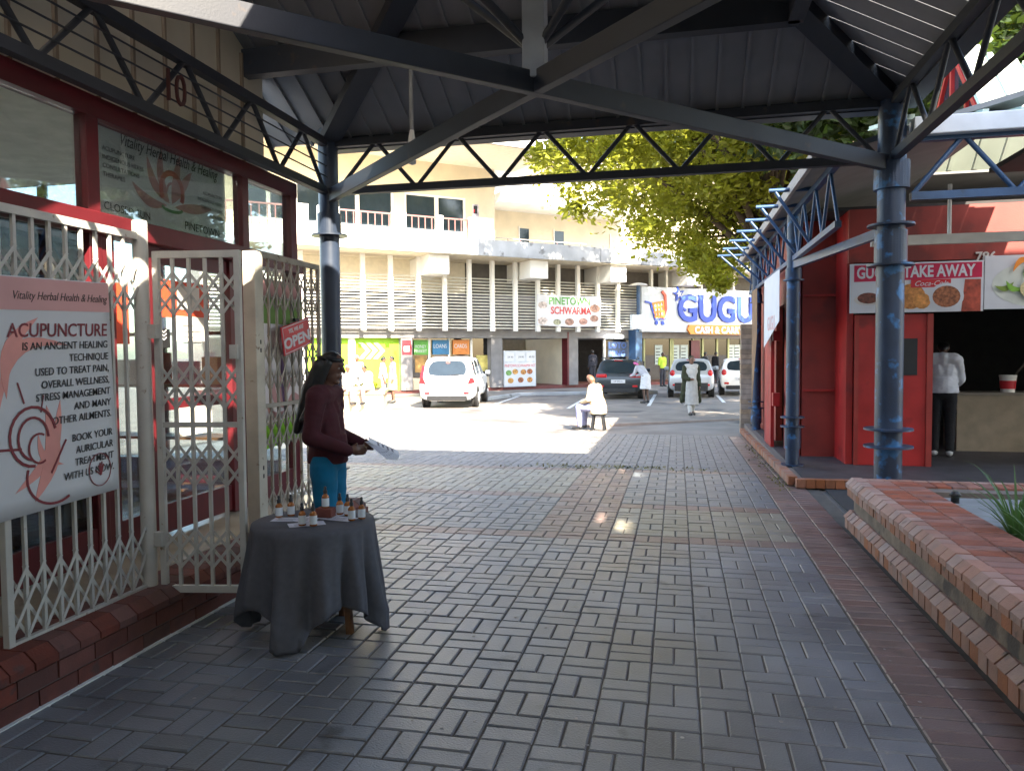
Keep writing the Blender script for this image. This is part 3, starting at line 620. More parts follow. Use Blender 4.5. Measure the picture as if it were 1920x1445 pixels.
bl = ['at the shop side edge of the table', 'just behind the edge pair by the shop', 'on the front leaflet, left of its twin', 'on the front leaflet, right of its twin', 'raised on the small brick block', 'behind the brick block', 'with wide label behind the brick block', 'near the walkway edge of the table', 'half hidden at the walkway edge of the table']
for (x, y, z), s_ in zip(bp, bl):
    b = thing('dropper_bottle', 'amber dropper bottle ' + s_, 'bottle', (TC.x + x, TC.y + y, tt + z), 'dropper bottles on the table'); c = (TC.x + x, TC.y + y, tt + z + .007)
    MB().lathe(c, [(q_ * .84, w_ * .86) for q_, w_ in ((.022, 0), (.025, .004), (.025, .075), (.02, .086), (.011, .094), (.011, .1))], 16).build('glass', AMB, b)
    MB().lathe(c, [(.0215, .01), (.0215, .058)], 16).build('label', LAB, b); MB().lathe(c, [(.0115, .084), (.0115, .103), (.007, .105), (.008, .122), (.003, .127)], 12).build('cap', BLACK, b)
# ================= brick planter on the right
pl = thing('brick_planter', 'long low brick planter with sloped salmon coping and stone band', 'planter', (2.5, 4.5, 0))
QX, QY, QH = 1.485, 7.2, .45
STONE = M('rough_stone', (.17, .125, .09), .9, 0, .35, 7, .6, 45, ((.07, .055, .045), 5, .56))
part('band', STONE, pl, QX + .06, QX + .3, 1.5, QY - .06, .1, .37); part('band', STONE, pl, QX + .3, 5.2, QY - .3, QY - .062, .1, .37)
part('core', MORTAR, pl, QX + .03, QX + .5, 1.5, QY - .03, -.01, .1); part('core', MORTAR, pl, QX + .05, QX + .52, 1.5, QY - .04, .365, QH - .022)
part('core', MORTAR, pl, QX + .52, 5.2, QY - .5, QY - .041, .02, QH - .023)
PI = .118
def cop(w, h, ins):
    m = MB(); a = w / 2
    pr = [(0, 0), (.13, 0), (.13, h), (ins, h), (0, h - ins)]
    m.add([(x, -a, z) for x, z in pr] + [(x, a, z) for x, z in pr], [(0, 1, 2, 3, 4), (9, 8, 7, 6, 5)] + [(i, (i + 1) % 5, 5 + (i + 1) % 5, 5 + i) for i in range(5)])
    return m.mesh('coping_brick')
up_ = cop(PI - .011, .085, .05); up_.materials.append(BRICKS_)
lo_ = cop(PI - .011, .06, .055); lo_.materials.append(BRICKS_)
fb = MB().box(0, .09, -(PI - .011) / 2, (PI - .011) / 2, 0, .098).mesh('brick'); fb.materials.append(BRICKO)
fu_ = MB().box(0, .09, -(PI - .011) / 2, (PI - .011) / 2, 0, .07).mesh('brick'); fu_.materials.append(BRICKO)
RIM = M('rim_brick', (.24, .085, .055), .65, 0, .2, 10, .3, 90, ((.12, .06, .05), 6, .62), rand=.18)
rim = brickmesh(.2, PI - .011, .03).mesh('rim_brick'); rim.materials.append(RIM)
y = QY - PI / 2
while y > 2.2:
    j = lambda: random.uniform(-.003, .003)
    lay('coping_brick', up_, pl, (QX + j(), y, QH - .085 + j())); lay('brick', fu_, pl, (QX + .012 + j(), y, QH - .158))
    lay('coping_brick', lo_, pl, (QX - .012 + j(), y, .1 + j())); lay('brick', fb, pl, (QX + j(), y, 0))
    for k in range(2): lay('rim_brick', rim, pl, (QX + .24 + .207 * k, y + j(), QH - .004 + j() * .5))
    y -= PI
x = QX + PI
while x < 5.1:                                       # far rim
    lay('coping_brick', up_, pl, (x, QY, QH - .088), R(-90)); lay('brick', fu_, pl, (x, QY - .012, QH - .16), R(-90)); lay('brick', fb, pl, (x, QY, 0), R(-90)); lay('coping_brick', lo_, pl, (x, QY + .012, .1), R(-90))
    if x > QX + .5: lay('rim_brick', rim, pl, (x, QY - .235, QH - .004), R(90))
    x += PI
SOIL = M('soil', (.035, .028, .02), .95, 0, .4, 12, .6, 40)
part('soil', SOIL, pl, QX + .5, 5.2, 1.5, QY - .45, 0, .34)
ms = thing('concrete_cover', 'grey concrete slab lying in the brick planter', 'slab', (2.7, 6.2, .36))
part('slab', M('slab_grey', (.2, .22, .225), .7, 0, .2, 4, .2, 60), ms, 2.0, 3.0, 5.6, 6.62, .335, .4, bevel=.01); MB().lathe((2.12, 6.4, .4), [(.03, 0), (.03, .05), (.05, .06), (.02, .09)], 10).build('tap_stub', BLACK, ms)
GRASS = M('strap_leaf', (.06, .13, .045), .5, 0, .3, 6, tl=(.08, .16, .03))
def strap_plant(label, c, n, h, sp):
    t = thing('strap_leaf_plant', label, 'plant', c, 'strap leaved plants in the planter'); c = Vector(c)
    for i in range(n):
        a = random.uniform(0, 2 * math.pi); l = h * random.uniform(.6, 1.1); s = sp * random.uniform(.3, 1); d = Vector((math.cos(a), math.sin(a), 0)); w = Vector((-d.y, d.x, 0)) * .011
        m = MB(); pts = []
        for k in range(7):
            q = k / 6; p = c + d * (.03 + s * q ** 1.6) + Vector((0, 0, l * (q - .38 * q ** 3 * s / sp * 1.2))); ww = w * (1 - q ** 2 * .95); pts += [p - ww, p + ww]
        m.add(pts, [(2 * k, 2 * k + 1, 2 * k + 3, 2 * k + 2) for k in range(6)], True); m.build('leaf', GRASS, t)
strap_plant('green strap leaved plant arching over the planter beside the slab', (2.12, 5.3, .34), 34, .7, .5)
strap_plant('loose strap leaved plant drooping over the planter rim bricks', (2.05, 4.7, .34), 44, .6, .42)
strap_plant('taller strap leaved plant deeper inside the planter', (2.7, 5.9, .34), 26, .85, .5)

# ================= take-away kiosk row on the right
ki = thing('takeaway_kiosk', 'red take away kiosk with blue pipe columns and truss eave', 'kiosk', (3, 12, 0))
KX, KE = 1.47, 3.4
kb = .1
part('step', MORTAR, ki, 1.36, 7, 9.2, 16.2, -.2, kb - .014)
stp = MB().box(0, .1, -.05, .05, 0, .1).mesh('kerb_brick'); stp.materials.append(BRICKO)
y = 9.3
while y < 16.2: lay('kerb_brick', stp, ki, (1.28, y, gz(y) + .002 + .02), 0); y += .106
x = 1.4
while x < 2.4: lay('kerb_brick', stp, ki, (x, 9.1, .01), R(90)); x += .106
part('mat', M('rubber_mat', (.03, .03, .032), .8), ki, 1.65, 3.4, 7.75, 9.05, .0, .012)
part('threshold', M('dark_floor', (.05, .045, .045), .6, 0, .3), ki, 1.45, 8, 9.15, 16, kb - .013, kb)
# walls
part('wall', REDW, ki, 1.72, 2.16, 11.2, 11.3, kb, 3.4); part('wall', RED, ki, 2.16, 2.24, 10.5, 11.3, kb, 3.4)
for z in (1.02, 2.35): part('wall_rail', RED, ki, 1.73, 2.155, 11.17, 11.199, z, z + .03)
part('fascia', REDW, ki, 2.16, 8, 10.42, 10.498, 2.72, 3.4)
part('wall', REDW, ki, 1.6, 1.7, 13.05, 16, kb, 3.4); part('wall', REDW, ki, 1.6, 1.7, 11.2, 12.1, kb, 3.4); part('wall', REDW, ki, 1.6, 1.7, 12.101, 13.049, 2.3, 3.4)
part('side_door', RED, ki, 1.42, 1.47, 12.2, 13.05, kb, 2.3); part('lock_box', RED, ki, 1.43, 1.53, 12.0, 12.17, .75, .95); part('lock_box', RED, ki, 1.43, 1.53, 12.0, 12.17, 1.75, 1.9)
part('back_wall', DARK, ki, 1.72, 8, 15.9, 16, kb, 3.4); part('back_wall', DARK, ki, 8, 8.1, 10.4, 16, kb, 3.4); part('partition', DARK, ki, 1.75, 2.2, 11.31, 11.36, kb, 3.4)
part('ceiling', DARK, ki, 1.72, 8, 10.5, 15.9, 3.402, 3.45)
dk = part('door', RED, ki, 2.25, 3.1, 10.44, 10.5, kb, 2.05, bevel=.006)
part('door_frame', M('door_frame_red', (.3, .03, .02), .5), dk, 3.1, 3.17, 10.42, 10.51, kb, 2.05); part('hatch', BLACK, dk, 2.72, 2.99, 10.425, 10.438, 1.27, 1.74); part('door_frame', bpy.data.materials['door_frame_red'], dk, 2.245, 2.295, 10.43, 10.439, kb, 2.05)
# columns and side truss
kc = []
for y, z0 in ((10.3, kb), (14.9, kb - .1)):
    kc.append(column(ki, KX, y, z0, KE - .05, .085, COLB, [(.62 + z0, .15), (.5 + z0, .15), (2.5, .13), (z0, .14)], [(2.5, 2.66, .1), (.22 + z0, .5 + z0, .1)]))
truss(ki, (KX, 7.55, 2.78), (KX, 16.2, 2.78), .58, 11, STEELB, .06, .018)
MB().bar((KX, 10.25, 2.7), (XR, 7.5, 2.7), .06, .09).build('tie_beam', STEELB, ki)
# truss and gutter running right from the big column
truss(ki, (XR + .16, YF, 2.98), (7.2, YF, 2.98), .52, 6, STEELB, .07, .024)
part('gutter', M('gutter_white', (.62, .64, .66), .5, 0, .1), ki, XR + .15, 7.6, YF - .12, YF + .05, 3.5, 3.66, bevel=.01)
MB().bar((XR + .1, 8.6, 2.74), (6.5, 8.6, 2.74), .06, .1).build('tie_beam', M('beam_cream', (.55, .5, .42), .5), ki); MB().tube([(2.75, 8.6, 2.74), (2.75, 8.6, 3.3)], .02, 8).build('hanger', WHITE, ki)
# roof: low sheet with pale ribs, lantern with glazed gable
def rib_roof(x0, x1, y0, z0, y1, z1, pitch, parent, taper=0):
    x = x0
    while x < x1 - .01:
        xe = min(x + pitch, x1); m = MB(); q0 = max(.02, 1 - (x - x0) / taper) if taper else 1; a = Vector((0, y0, z0)); b = a.lerp(Vector((0, y1, z1)), q0); u = Vector((0, 0, .012))
        m.add([Vector((q, 0, 0)) + p + dz for dz in (Vector((0, 0, 0)), u) for p in (a, b) for q in (x + .004, xe - .004)], [(0, 1, 3, 2), (4, 6, 7, 5), (0, 4, 5, 1), (2, 3, 7, 6), (0, 2, 6, 4), (1, 5, 7, 3)])
        m.bar(a + Vector((x + .04, 0, .025)), b + Vector((x + .04, 0, .025)), .05, .04); m.build('roof_panel', SHEETG, parent); x = xe
rib_roof(XR + .12, 7.8, YF, 3.67, 8.9, 3.98, .3, ki)
rib_roof(3.15, 5.1, 8.8, 3.93, 9.87, 5.13, .3, ki, 2.0); rib_roof(3.15, 5.1, 10.95, 3.93, 9.871, 5.14, .3, ki, 2.0)
Mg = frame((3.2, 0, 0), (0, -1, 0)); 
MB().poly([(-10.85, 3.9), (-8.9, 3.9), (-9.87, 5.05)], Mg, .02).build('gable_glass', TIN, ki)
for a, b in (((3.17, 8.88, 3.95), (3.17, 9.87, 5.08)), ((3.17, 10.86, 3.95), (3.17, 9.87, 5.08)), ((3.17, 9.87, 3.9), (3.17, 9.87, 5.0)), ((3.17, 9.4, 3.9), (3.17, 9.4, 4.5)), ((3.17, 10.35, 3.9), (3.17, 10.35, 4.5))): MB().bar(a, b, .05, .06, (1, 0, 0)).build('gable_frame', RED, ki)
mb = MB(); mb.add([(1.28, 7.6, KE), (3.2, 7.6, 3.9), (3.2, 16.3, 3.9), (1.28, 16.3, KE), (1.28, 7.6, KE + .05), (3.2, 7.6, 3.95), (3.2, 16.3, 3.95), (1.28, 16.3, KE + .05)], [(0, 3, 2, 1), (4, 5, 6, 7), (0, 1, 5, 4), (1, 2, 6, 5), (2, 3, 7, 6), (3, 0, 4, 7)]); mb.build('roof_sheet', M('grey_sheet', (.17, .17, .17), .6, 0, .2, 2), ki)
mb = MB(); mb.box(3.21, 8, 10.95, 16.3, 3.9, 3.96); mb.build('roof_sheet', bpy.data.materials['grey_sheet'], ki)
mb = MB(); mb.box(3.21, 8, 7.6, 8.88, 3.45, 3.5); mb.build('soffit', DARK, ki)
part('eave_board', M('eave_board', (.35, .3, .26), .7, 0, .2), ki, 1.24, 1.279, 7.6, 16.3, KE - .03, KE + .09)
# open bracket arms along the eave
for k in range(7):
    y = 9.05 + k * .98; xo = 1.02 - .045 * k
    b = MB().tube([(1.5, y, KE + .02), (xo, y, KE + .02)], .024, 10).build('bracket_arm', STEELB, ki)
    MB().tube([(1.47, y, 2.8), (xo + .07, y, KE)], .02, 8).build('brace', STEELB, b)
# signs on the kiosk
sg = thing('takeaway_sign', 'white and red take away sign with food pictures over the kiosk door', 'sign', (3, 10.38, 2.07))
a0_, a1_ = 2.17, 3.72; SM = frame((a0_, 10.4, 2.07), (1, 0, 0)); sw, sh_ = a1_ - a0_, .63
shape(sg, SM, [(0, 0), (sw, 0), (sw, sh_), (0, sh_)], PRINTW, 'board', .012); S2 = SM @ Matrix.Translation((0, 0, .0135)); S3 = SM @ Matrix.Translation((0, 0, .016)); S4 = SM @ Matrix.Translation((0, 0, .0185))
CRIM = M('sign_crimson', (.5, .01, .06), .4)
shape(sg, S2, [(.05, .4), (sw - .02, .42), (sw - .02, sh_ - .02), (.05, sh_ - .02)], CRIM, 'header')
text('lettering', "GUGU'S TAKE AWAY", .2, S3 @ Matrix.Translation((.08, .445, 0)), PRINTW, sg, 'LEFT', .001, 0, .006, .72)
text('lettering', 'Coca-Cola', .09, S4 @ Matrix.Translation((.95, .33, 0)), PRINTW, sg, 'CENTER', .0008, .4)
shape(sg, S3, [(.72, .31), (1.18, .31), (1.18, .41), (.72, .41)], SR, 'brand_strip')
BRN = M('meat', (.16, .05, .03), .5, 0, .5, 25); FRY = M('fried', (.5, .2, .05), .5, 0, .4, 25)
shape(sg, S2, arc(.22, .17, .17, .07, 0, 360, 20), M('plate', (.6, .55, .5), .5), 'plate'); shape(sg, S3, arc(.22, .19, .13, .07, 0, 360, 16), BRN, 'meat'); shape(sg, S2, arc(.72, .2, .17, .16, 0, 360, 18), FRY, 'fried_chicken'); shape(sg, S3, arc(.85, .14, .1, .1, 0, 360, 14), M('fried2', (.6, .25, .06), .5, 0, .4, 20), 'fried_chicken')
shape(sg, S3, arc(1.13, .19, .2, .17, 0, 360, 24), PRINTW, 'bowl'); shape(sg, S4, arc(1.13, .19, .16, .135, 0, 360, 20), M('stew', (.3, .1, .04), .5, 0, .6, 30), 'stew'); shape(sg, S2, [(1.3, .0), (sw - .03, .0), (sw - .03, .4), (1.34, .4)], M('ribs', (.38, .06, .03), .5, 0, .5, 14), 'ribs')
pc = thing('salad_sign', 'picture sign of a green salad on a white plate above the kiosk opening', 'sign', (4.6, 10.38, 2.07)); PM_ = frame((3.73, 10.4, 2.09), (1, 0, 0))
shape(pc, PM_, [(0, 0), (1.5, 0), (1.5, .66), (0, .66)], PRINTW, 'board', .012); P2 = PM_ @ Matrix.Translation((0, 0, .0135))
shape(pc, P2, arc(.6, .3, .52, .28, 0, 360, 26), M('plate2', (.6, .62, .55), .5), 'plate')
for k in range(16): 
    a = k * 67; r_ = .12 + .02 * (k % 9); shape(pc, PM_ @ Matrix.Translation((0, 0, .016 + .0015 * k)), leaf(.6 + r_ * math.cos(R(a)), .32 + .5 * r_ * math.sin(R(a)), .22, .05, a * 1.7), M('salad%d' % k, (.1 + .05 * (k % 3), .28 + .06 * (k % 4), .04), .5), 'lettuce')
shape(pc, PM_ @ Matrix.Translation((0, 0, .045)), arc(.55, .24, .17, .13, 0, 360, 18), M('rice', (.6, .5, .25), .6, 0, .3, 40), 'rice'); shape(pc, PM_ @ Matrix.Translation((0, 0, .045)), leaf(.3, .45, .3, .05, 30), ORANGE, 'carrot')
n786 = text('number_sign', '786', .16, frame(atY(1848, 489, 10.412), (1, 0, 0)), M('pale_letters', (.55, .5, .45), .5), None, ext=.012, bold=.003); tag(n786, 'pale raised number 786 on the red fascia of the take away kiosk', 'number sign')
wb = thing('white_banner', 'torn white cloth banner hanging at the side of the red kiosk', 'banner', (1.4, 12.6, 2.0))
MB().poly([(-.9, -.1), (.9, .25), (.9, .95), (-.9, .95)], frame((1.35, 11.6, 1.75), (0, -1, 0)), .004).build('cloth', PRINTW, wb)
text('lettering', 'GUGU', .3, frame((1.344, 11.6, 1.9), (0, -1, 0)), PINK, wb)
MB().poly([(-.4, -1.2), (.5, .1), (.5, .95), (-.4, .95)], frame((1.36, 14.2, 1.75), (0, -1, 0)), .004).build('torn_cloth', M('brown_cloth', (.22, .13, .07), .9, 0, .3, 4), wb)
# brick pier beyond the kiosk
pr = thing('brick_pier', 'tan brick pier standing past the far end of the red kiosk', 'pier', (1.35, 16.6, FAR))
TANB = M('tan_brick', (.3, .22, .15), .85, 0, .25, 8, .3, 70, rand=.2)
tb_ = MB().box(-.16, .16, -.16, .16, 0, .095).mesh('brick_course'); tb_.materials.append(TANB)
part('core', MORTAR, pr, 1.32, 1.61, 16.35, 16.64, FAR - .02, 2.1)
for k in range(22): lay('brick_course', tb_, pr, (1.465 + random.uniform(-.004, .004), 16.5, FAR + .003 + k * .105))
# inside the kiosk
ct = thing('kiosk_counter', 'pale low counter with cloth front inside the take away kiosk', 'counter', (5, 12.3, kb))
part('top', M('ctop', (.15, .13, .1), .5), ct, 4.0, 6.3, 12.1, 12.7, .92, .96); part('front', M('cfront', (.22, .18, .125), .8), ct, 4.02, 6.28, 12.12, 12.15, kb, .92); part('side', M('cside', (.14, .115, .085), .8), ct, 4.02, 4.05, 12.151, 12.68, kb, .92)
tu = thing('sauce_tub', 'white plastic tub with red label on the kiosk counter', 'tub', (4.75, 12.3, .96)); MB().lathe((4.75, 12.3, .96), [(.09, 0), (.11, .22), (.115, .23), (.115, .25)], 18).build('tub', WHITE, tu); MB().lathe((4.75, 12.3, .96), [(.099, .05), (.108, .17)], 18).build('label', SR, tu)
st = thing('steel_table', 'small steel topped table on one pole at the kiosk mouth', 'table', (4.75, 10.7, kb))
part('top', M('steel_top', (.45, .46, .48), .3, .6), st, 4.45, 5.3, 10.5, 11.0, .8, .83); MB().tube([(4.75, 10.7, kb), (4.75, 10.7, .8)], .025, 10).build('pole', WHITE, st); MB().lathe((4.75, 10.7, kb), [(.2, 0), (.2, .02), (.03, .04)], 20).build('foot', BLACK, st)
sb = thing('steel_box', 'grey steel box standing on the small kiosk table', 'box', (4.95, 10.75, .83)); part('body', M('boxs', (.3, .3, .3), .4, .3), sb, 4.7, 5.25, 10.55, 10.95, .831, 1.02, bevel=.01); part('lid', M('boxl', (.4, .4, .4), .4, .3), sb, 4.69, 5.26, 10.54, 10.96, 1.021, 1.05)
# ================= far shop building
FO = atZ(922, 727, -.05); FU = Vector((.757, .653, 0)).normalized(); FN = FU.cross(Vector((0, 0, 1)))
FO.z = 0
FM = frame(FO, FU)                                   # local: x along the facade, y up, z out
FB4 = Matrix((FU, FN * -1, Vector((0, 0, 1)))).transposed().to_4x4(); FB4.translation = FO   # local: x along, y inwards, z up
def fu(px, v=0, py=650):                             # distance along the facade under a pixel column, v metres out
    p = hit(px, py, FN, FN.dot(FO) + v); return (p - FO).dot(FU)
def fz(px, py, v=0): return hit(px, py, FN, FN.dot(FO) + v).z
bd = thing('shop_building', 'two storey cream shop building with louvred frontage across the car park', 'building', tuple(FO + Vector((0, 0, FAR))))
def fp(name, mat, u0, u1, v0, v1, z0, z1, parent=bd, bevel=0): return part(name, mat, parent, u0, u1, -v1, -v0, z0, z1, FB4, bevel)
UL, UR = fu(380), fu(1500)
zs0, zs1 = 5.85, 6.5
LW = M('louvre_paint', (.66, .64, .56), .6, 0, .1, 3)
SOF = M('soffit', (.62, .55, .42), .8, 0, .08)
fp('step', M('red_step', (.13, .035, .03), .7, 0, .2), UL, UR, -6, .15, FAR - .05, -.02)
ub = fu(860); fp('slab', WHITE, UL, ub, -4, 2.2, zs0, zs1); fp('slab', CONC, ub, fu(1122, 2), -4, 2.2, zs0, zs1 + .05); fp('slab', CONC, fu(1124, 2), UR, -4, 2.15, zs0 + .02, zs1 + .02)  # right stretch of the slab greyed, the shade put into its colour
fp('soffit', SOF, UL, UR, -3.9, 2.1, zs0 - .03, zs0 - .004)
fp('back_wall', GREY, UL, UR, -6.2, -6, -.02, zs0 - .04)
fp('clerestory_wall', SOF, UL, fu(880), -.5, -.4, 4.4, zs0 - .04); fp('clerestory_wall', M('clere_shaded', (.1, .09, .08), .7), fu(880), UR, -.5, -.4, 4.4, zs0 - .04)  # same wall darkened on the right, tree shade put into its colour
for px in (820, 1005, 1152, 1292): u = fu(px, 1.5); fp('beam_end', WHITE, u - .5, u + .45, -.4, 1.9, zs0 - .85, zs0 - .035, bevel=.02)
louv_z = (2.75, 5.0)
fins = [430, 500, 567, 630, 683, 735, 787, 836, 882, 925, 968, 1010, 1048, 1085, 1122, 1160]
for px in fins: u = fu(px, .9); fp('fin', WHITE, u - .09, u + .09, .75, .93, 2.6, zs0 - .035)
for px in (1222, 1250, 1280, 1315, 1345, 1375): u = fu(px, .9); fp('fin', LW, u - .07, u + .07, .75, .93, 4.9, zs0 - .035)
for k in range(17):
    z = louv_z[0] + (louv_z[1] - louv_z[0]) * k / 16
    mb = MB(); Mk = FB4 @ Matrix.Translation((0, -.66, z)) @ Matrix.Rotation(R(25), 4, 'X'); mb.box(UL, fu(1196, .7), -.05, .05, -.012, .012, Mk); mb.build('louvre_slat', LW, bd)
fp('lintel', GREY, UL, UR, -.3, .3, 2.3, 2.72)
# shop fronts
SG = M('shop_green', (.3, .55, .02), .5, 0, .1, 1)
def fpx(name, mat, px0, px1, v0, v1, z0, z1, parent=bd, bevel=0): return fp(name, mat, fu(px0, v1), fu(px1, v1), v0, v1, z0, z1, parent, bevel)
gp_ = fpx('green_panel', SG, 570, 750, -.1, -.05, -.02, 2.3)
for k in range(3):
    u0 = fu(672 + 14 * k); mm_ = FM @ Matrix.Translation((u0, 1.75, -.045)); MB().poly([(0, .36), (.34, 0), (0, -.36), (.2, -.36), (.54, 0), (.2, .36)], mm_, .01).build('arrow_mark', M('pale_arrow', (.5, .62, .4), .5) if 'pale_arrow' not in bpy.data.materials else bpy.data.materials['pale_arrow'], gp_)
for px in (560, 654): fpx('bank_pillar', WHITE, px, px + 12, -.06, .1, -.02, 2.3)
fpx('pillar', GREY, 752, 773, -.3, .25, -.02, 2.3); fpx('pillar_poster', SR, 754, 771, .25, .26, 1.55, 2.2)
part('pillar_poster_text', PRINTW, bd, fu(757, .26), fu(768, .26), -.27, -.262, 1.7, 1.95, FB4)
fpx('bank_sill', CREAM, 774, 921, -.2, .05, -.02, .5); fpx('bank_glass', GLD, 774, 921, -.15, -.14, .5, 2.3)
for px in (805, 842, 884): fpx('bank_mullion', WHITE, px - 2, px + 2, -.17, -.1, .5, 2.3)
for px0, px1, c, s_ in ((776, 803, (.1, .33, .05), 'MONEY MARKET'), (811, 842, (.03, .16, .32), 'LOANS'), (849, 880, (.6, .2, .04), 'CARDS')):
    o = fpx('hanging_poster', M('hp' + s_, c, .5), px0, px1, -.1, -.08, 1.55, 2.22); text('lettering', s_.replace(' ', '\n'), .26 if ' ' not in s_ else .2, FM @ Matrix.Translation(((fu(px0) + fu(px1)) / 2, 1.85, -.075)), PRINTW, o, sx=.8)
for px0, px1, c in ((778, 800, (.35, .2, .06)), (813, 838, (.25, .2, .18)), (851, 878, (.3, .22, .18)), (893, 915, (.5, .42, .12))): fpx('window_poster', M('wp%d' % px0, c, .5, 0, .5, 3), px0, px1, -.13, -.12, .75, 1.5)
fpx('pillar', GREY, 921, 942, -.3, .28, -.02, 2.3)
tk = lambda n, m_, a, b, v0, v1, z0, z1, p=bd: fpx(n, m_, a, b, v0, v1, z0, z1, p)
tk('sign_strip', M('dark_food', (.12, .05, .04), .5, 0, .7, 8), 943, 1063, -.1, .05, 2.3, 2.72)
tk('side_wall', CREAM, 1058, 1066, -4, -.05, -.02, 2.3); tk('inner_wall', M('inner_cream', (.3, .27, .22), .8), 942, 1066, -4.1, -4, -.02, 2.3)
fpx('pillar', GREY, 1066, 1084, -.3, .3, -.02, 2.3); tk('pillar_red', DRED, 1064, 1067, -.2, .32, -.02, 2.6)
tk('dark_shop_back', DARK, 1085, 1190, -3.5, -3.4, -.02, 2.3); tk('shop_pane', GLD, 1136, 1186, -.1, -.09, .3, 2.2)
for px in (1134, 1187): tk('shop_frame', WHITE, px - 1.5, px + 1.5, -.15, -.05, -.02, 2.3)
tk('board_strip', M('green_strip', (.03, .22, .06), .5), 1088, 1186, .1, .2, 2.45, 2.72)
o = tk('window_print', M('bluish', (.1, .13, .2), .5), 1140, 1178, -.08, -.07, 1.35, 2.15); text('lettering', 'LOTO\nKING', .42, FM @ Matrix.Translation(((fu(1140) + fu(1178)) / 2, 1.8, -.06)), M('ltblue', (.12, .22, .6), .5), o, bold=.01)
tk('window_print', M('palep', (.4, .45, .48), .5), 1142, 1180, -.08, -.07, .5, 1.0)
tk('blue_post', STEELB, 1192, 1204, .3, .9, -.2, 2.75)
# supermarket glass
tk('market_back', M('market_inside', (.22, .24, .2), .8, 0, .4, 1), 1206, 1500, -5, -4.9, -.02, 2.5)
tk('market_glass', GLD, 1206, 1500, -.1, -.09, .1, 2.5)
for px in (1208, 1258, 1262, 1300, 1318, 1345, 1366, 1390): tk('market_mullion', M('yellowgreen', (.35, .36, .16), .5) if 'yellowgreen' not in bpy.data.materials else bpy.data.materials['yellowgreen'], px - 1.5, px + 1.5, -.14, -.04, -.02, 2.5)
for px in (1236, 1268, 1284, 1372, 1384):
    o = tk('price_poster', M('pp%d' % px, (.4, .45, .42), .6), px - 8, px + 6, -.08, -.07, .9, 1.95)
    for k in range(5): part('print_line', INKK, o, fu(px - 5), fu(px + 3), .055, .068, 1.05 + k * .17, 1.1 + k * .17, FB4)
tk('red_board', DRED, 1296, 1312, -.02, 0, 1.2, 2.2)
# upper storey
WI = -1.4
uA, uB = fu(420, WI), fu(930, WI)
fp('upper_wall', CREAM, uA, uB, WI - .3, WI, 9.05, 11.4)
fp('upper_wall', CREAM, uA, uB, WI - .3, WI, zs1, 7.35)
pr_ = [420, 455, 555, 566, 742, 763, 876, 896, 930]
for a, b in ((742, 763), (876, 930), (420, 450), (545, 560)): fp('pier', CREAM, fu(a, WI), fu(b, WI), WI - .3, WI - .002, 7.35, 9.05)
for a, b in ((450, 545), (560, 742), (763, 876)):
    u0, u1 = fu(a, WI), fu(b, WI); o = fp('window', TIN, u0, u1, WI - .16, WI - .14, 7.35, 9.05)
    fp('sill', WHITE, u0, u1, WI - .14, WI + .02, 7.33, 7.41, o); fp('head', WHITE, u0, u1, WI - .14, WI - .02, 8.98, 9.05, o)
    for t in ((.0, .62, 1) if b != 876 else (0, .52, 1)): u = u0 + (u1 - u0) * t; fp('frame', WHITE, u - .08, u + .08, WI - .14, WI - .03, 7.41, 8.98, o)
o = fp('wall_poster', M('poster_mix', (.5, .45, .5), .5, 0, .6, 4), fu(878, WI) + .3, fu(900, WI), WI, WI + .02, 7.7, 8.8)
fp('poster_patch', BLACK, fu(880, WI) + .3, fu(899, WI) - .05, WI + .021, WI + .03, 8.35, 8.72, o); fp('poster_patch', SR, fu(882, WI) + .3, fu(892, WI) - .05, WI + .031, WI + .04, 8.4, 8.55, o)
# railing and piers at the slab edge
RV = 1.7; RR_ = M('rail_maroon', (.2, .09, .085), .6)
for a, b in ((430, 560), (640, 738), (763, 822), (832, 880)):
    fp('handrail', RR_, fu(a, RV), fu(b, RV), RV - .03, RV + .03, 7.38, 7.44)
    n = int((fu(b, RV) - fu(a, RV)) / .3)
    for k in range(n + 1): u = fu(a, RV) + k * .3; fp('baluster', RR_, u - .02, u + .02, RV - .02, RV + .02, zs1 + .05, 7.38)
for a, b in ((560, 582), (738, 763), (822, 832), (882, 925), (600, 640)): fp('parapet_pier', WHITE, fu(a, RV), fu(b, RV), RV - .12, RV + .12, zs1, 7.5 if a != 882 else 7.55)
fp('upper_slab', WHITE, uA - 1, uB + 1.2, WI - 4, 2.6, 10.6, 11.15); fp('upper_soffit', SOF, uA, uB + 1.1, WI, 2.5, 10.57, 10.599)
fp('top_wall', CREAM, uA, fu(860, WI), WI - 3, WI - 2.9, 11.15, 14); fp('end_wall', CREAM, uB - .25, uB, WI - 5, WI - .3, zs1, 10.57)
tag(bd, bd['label'])
# set-back wing
wgx = thing('rear_wing', 'cream set back wing with white balcony slab above the car park shops', 'building', tuple(FO + FU * 10 - FN * 7))
w0, w1 = fu(905, -6), fu(1420, -6)
fp('wall', CREAM, w0, w1, -8, -6, zs1, 13.5, wgx); fp('balcony_slab', WHITE, w0, fu(1190, -4.5), -6, -3.6, 9.6, 10.1, wgx); fp('roof_slab', WHITE, w0 - .5, w1 + .5, -8.2, -4.6, 12.6, 13.2, wgx); fp('parapet', WHITE, fu(930, -3.6), fu(985, -3.6), -3.7, -3.55, 10.1, 11.1, wgx)
for px in (975, 1040, 1145, 1175): 
    o = fp('window', TIN if px < 1100 else M('palewin%d' % px, (.45, .42, .36), .3), fu(px, -6), fu(px + 18, -6), -5.99, -5.97, 7.3 if px < 1100 else 6.7, 8.7, wgx); fp('frame', WHITE, fu(px - 1.5, -6), fu(px, -6), -5.98, -5.94, 6.7, 8.8, o)
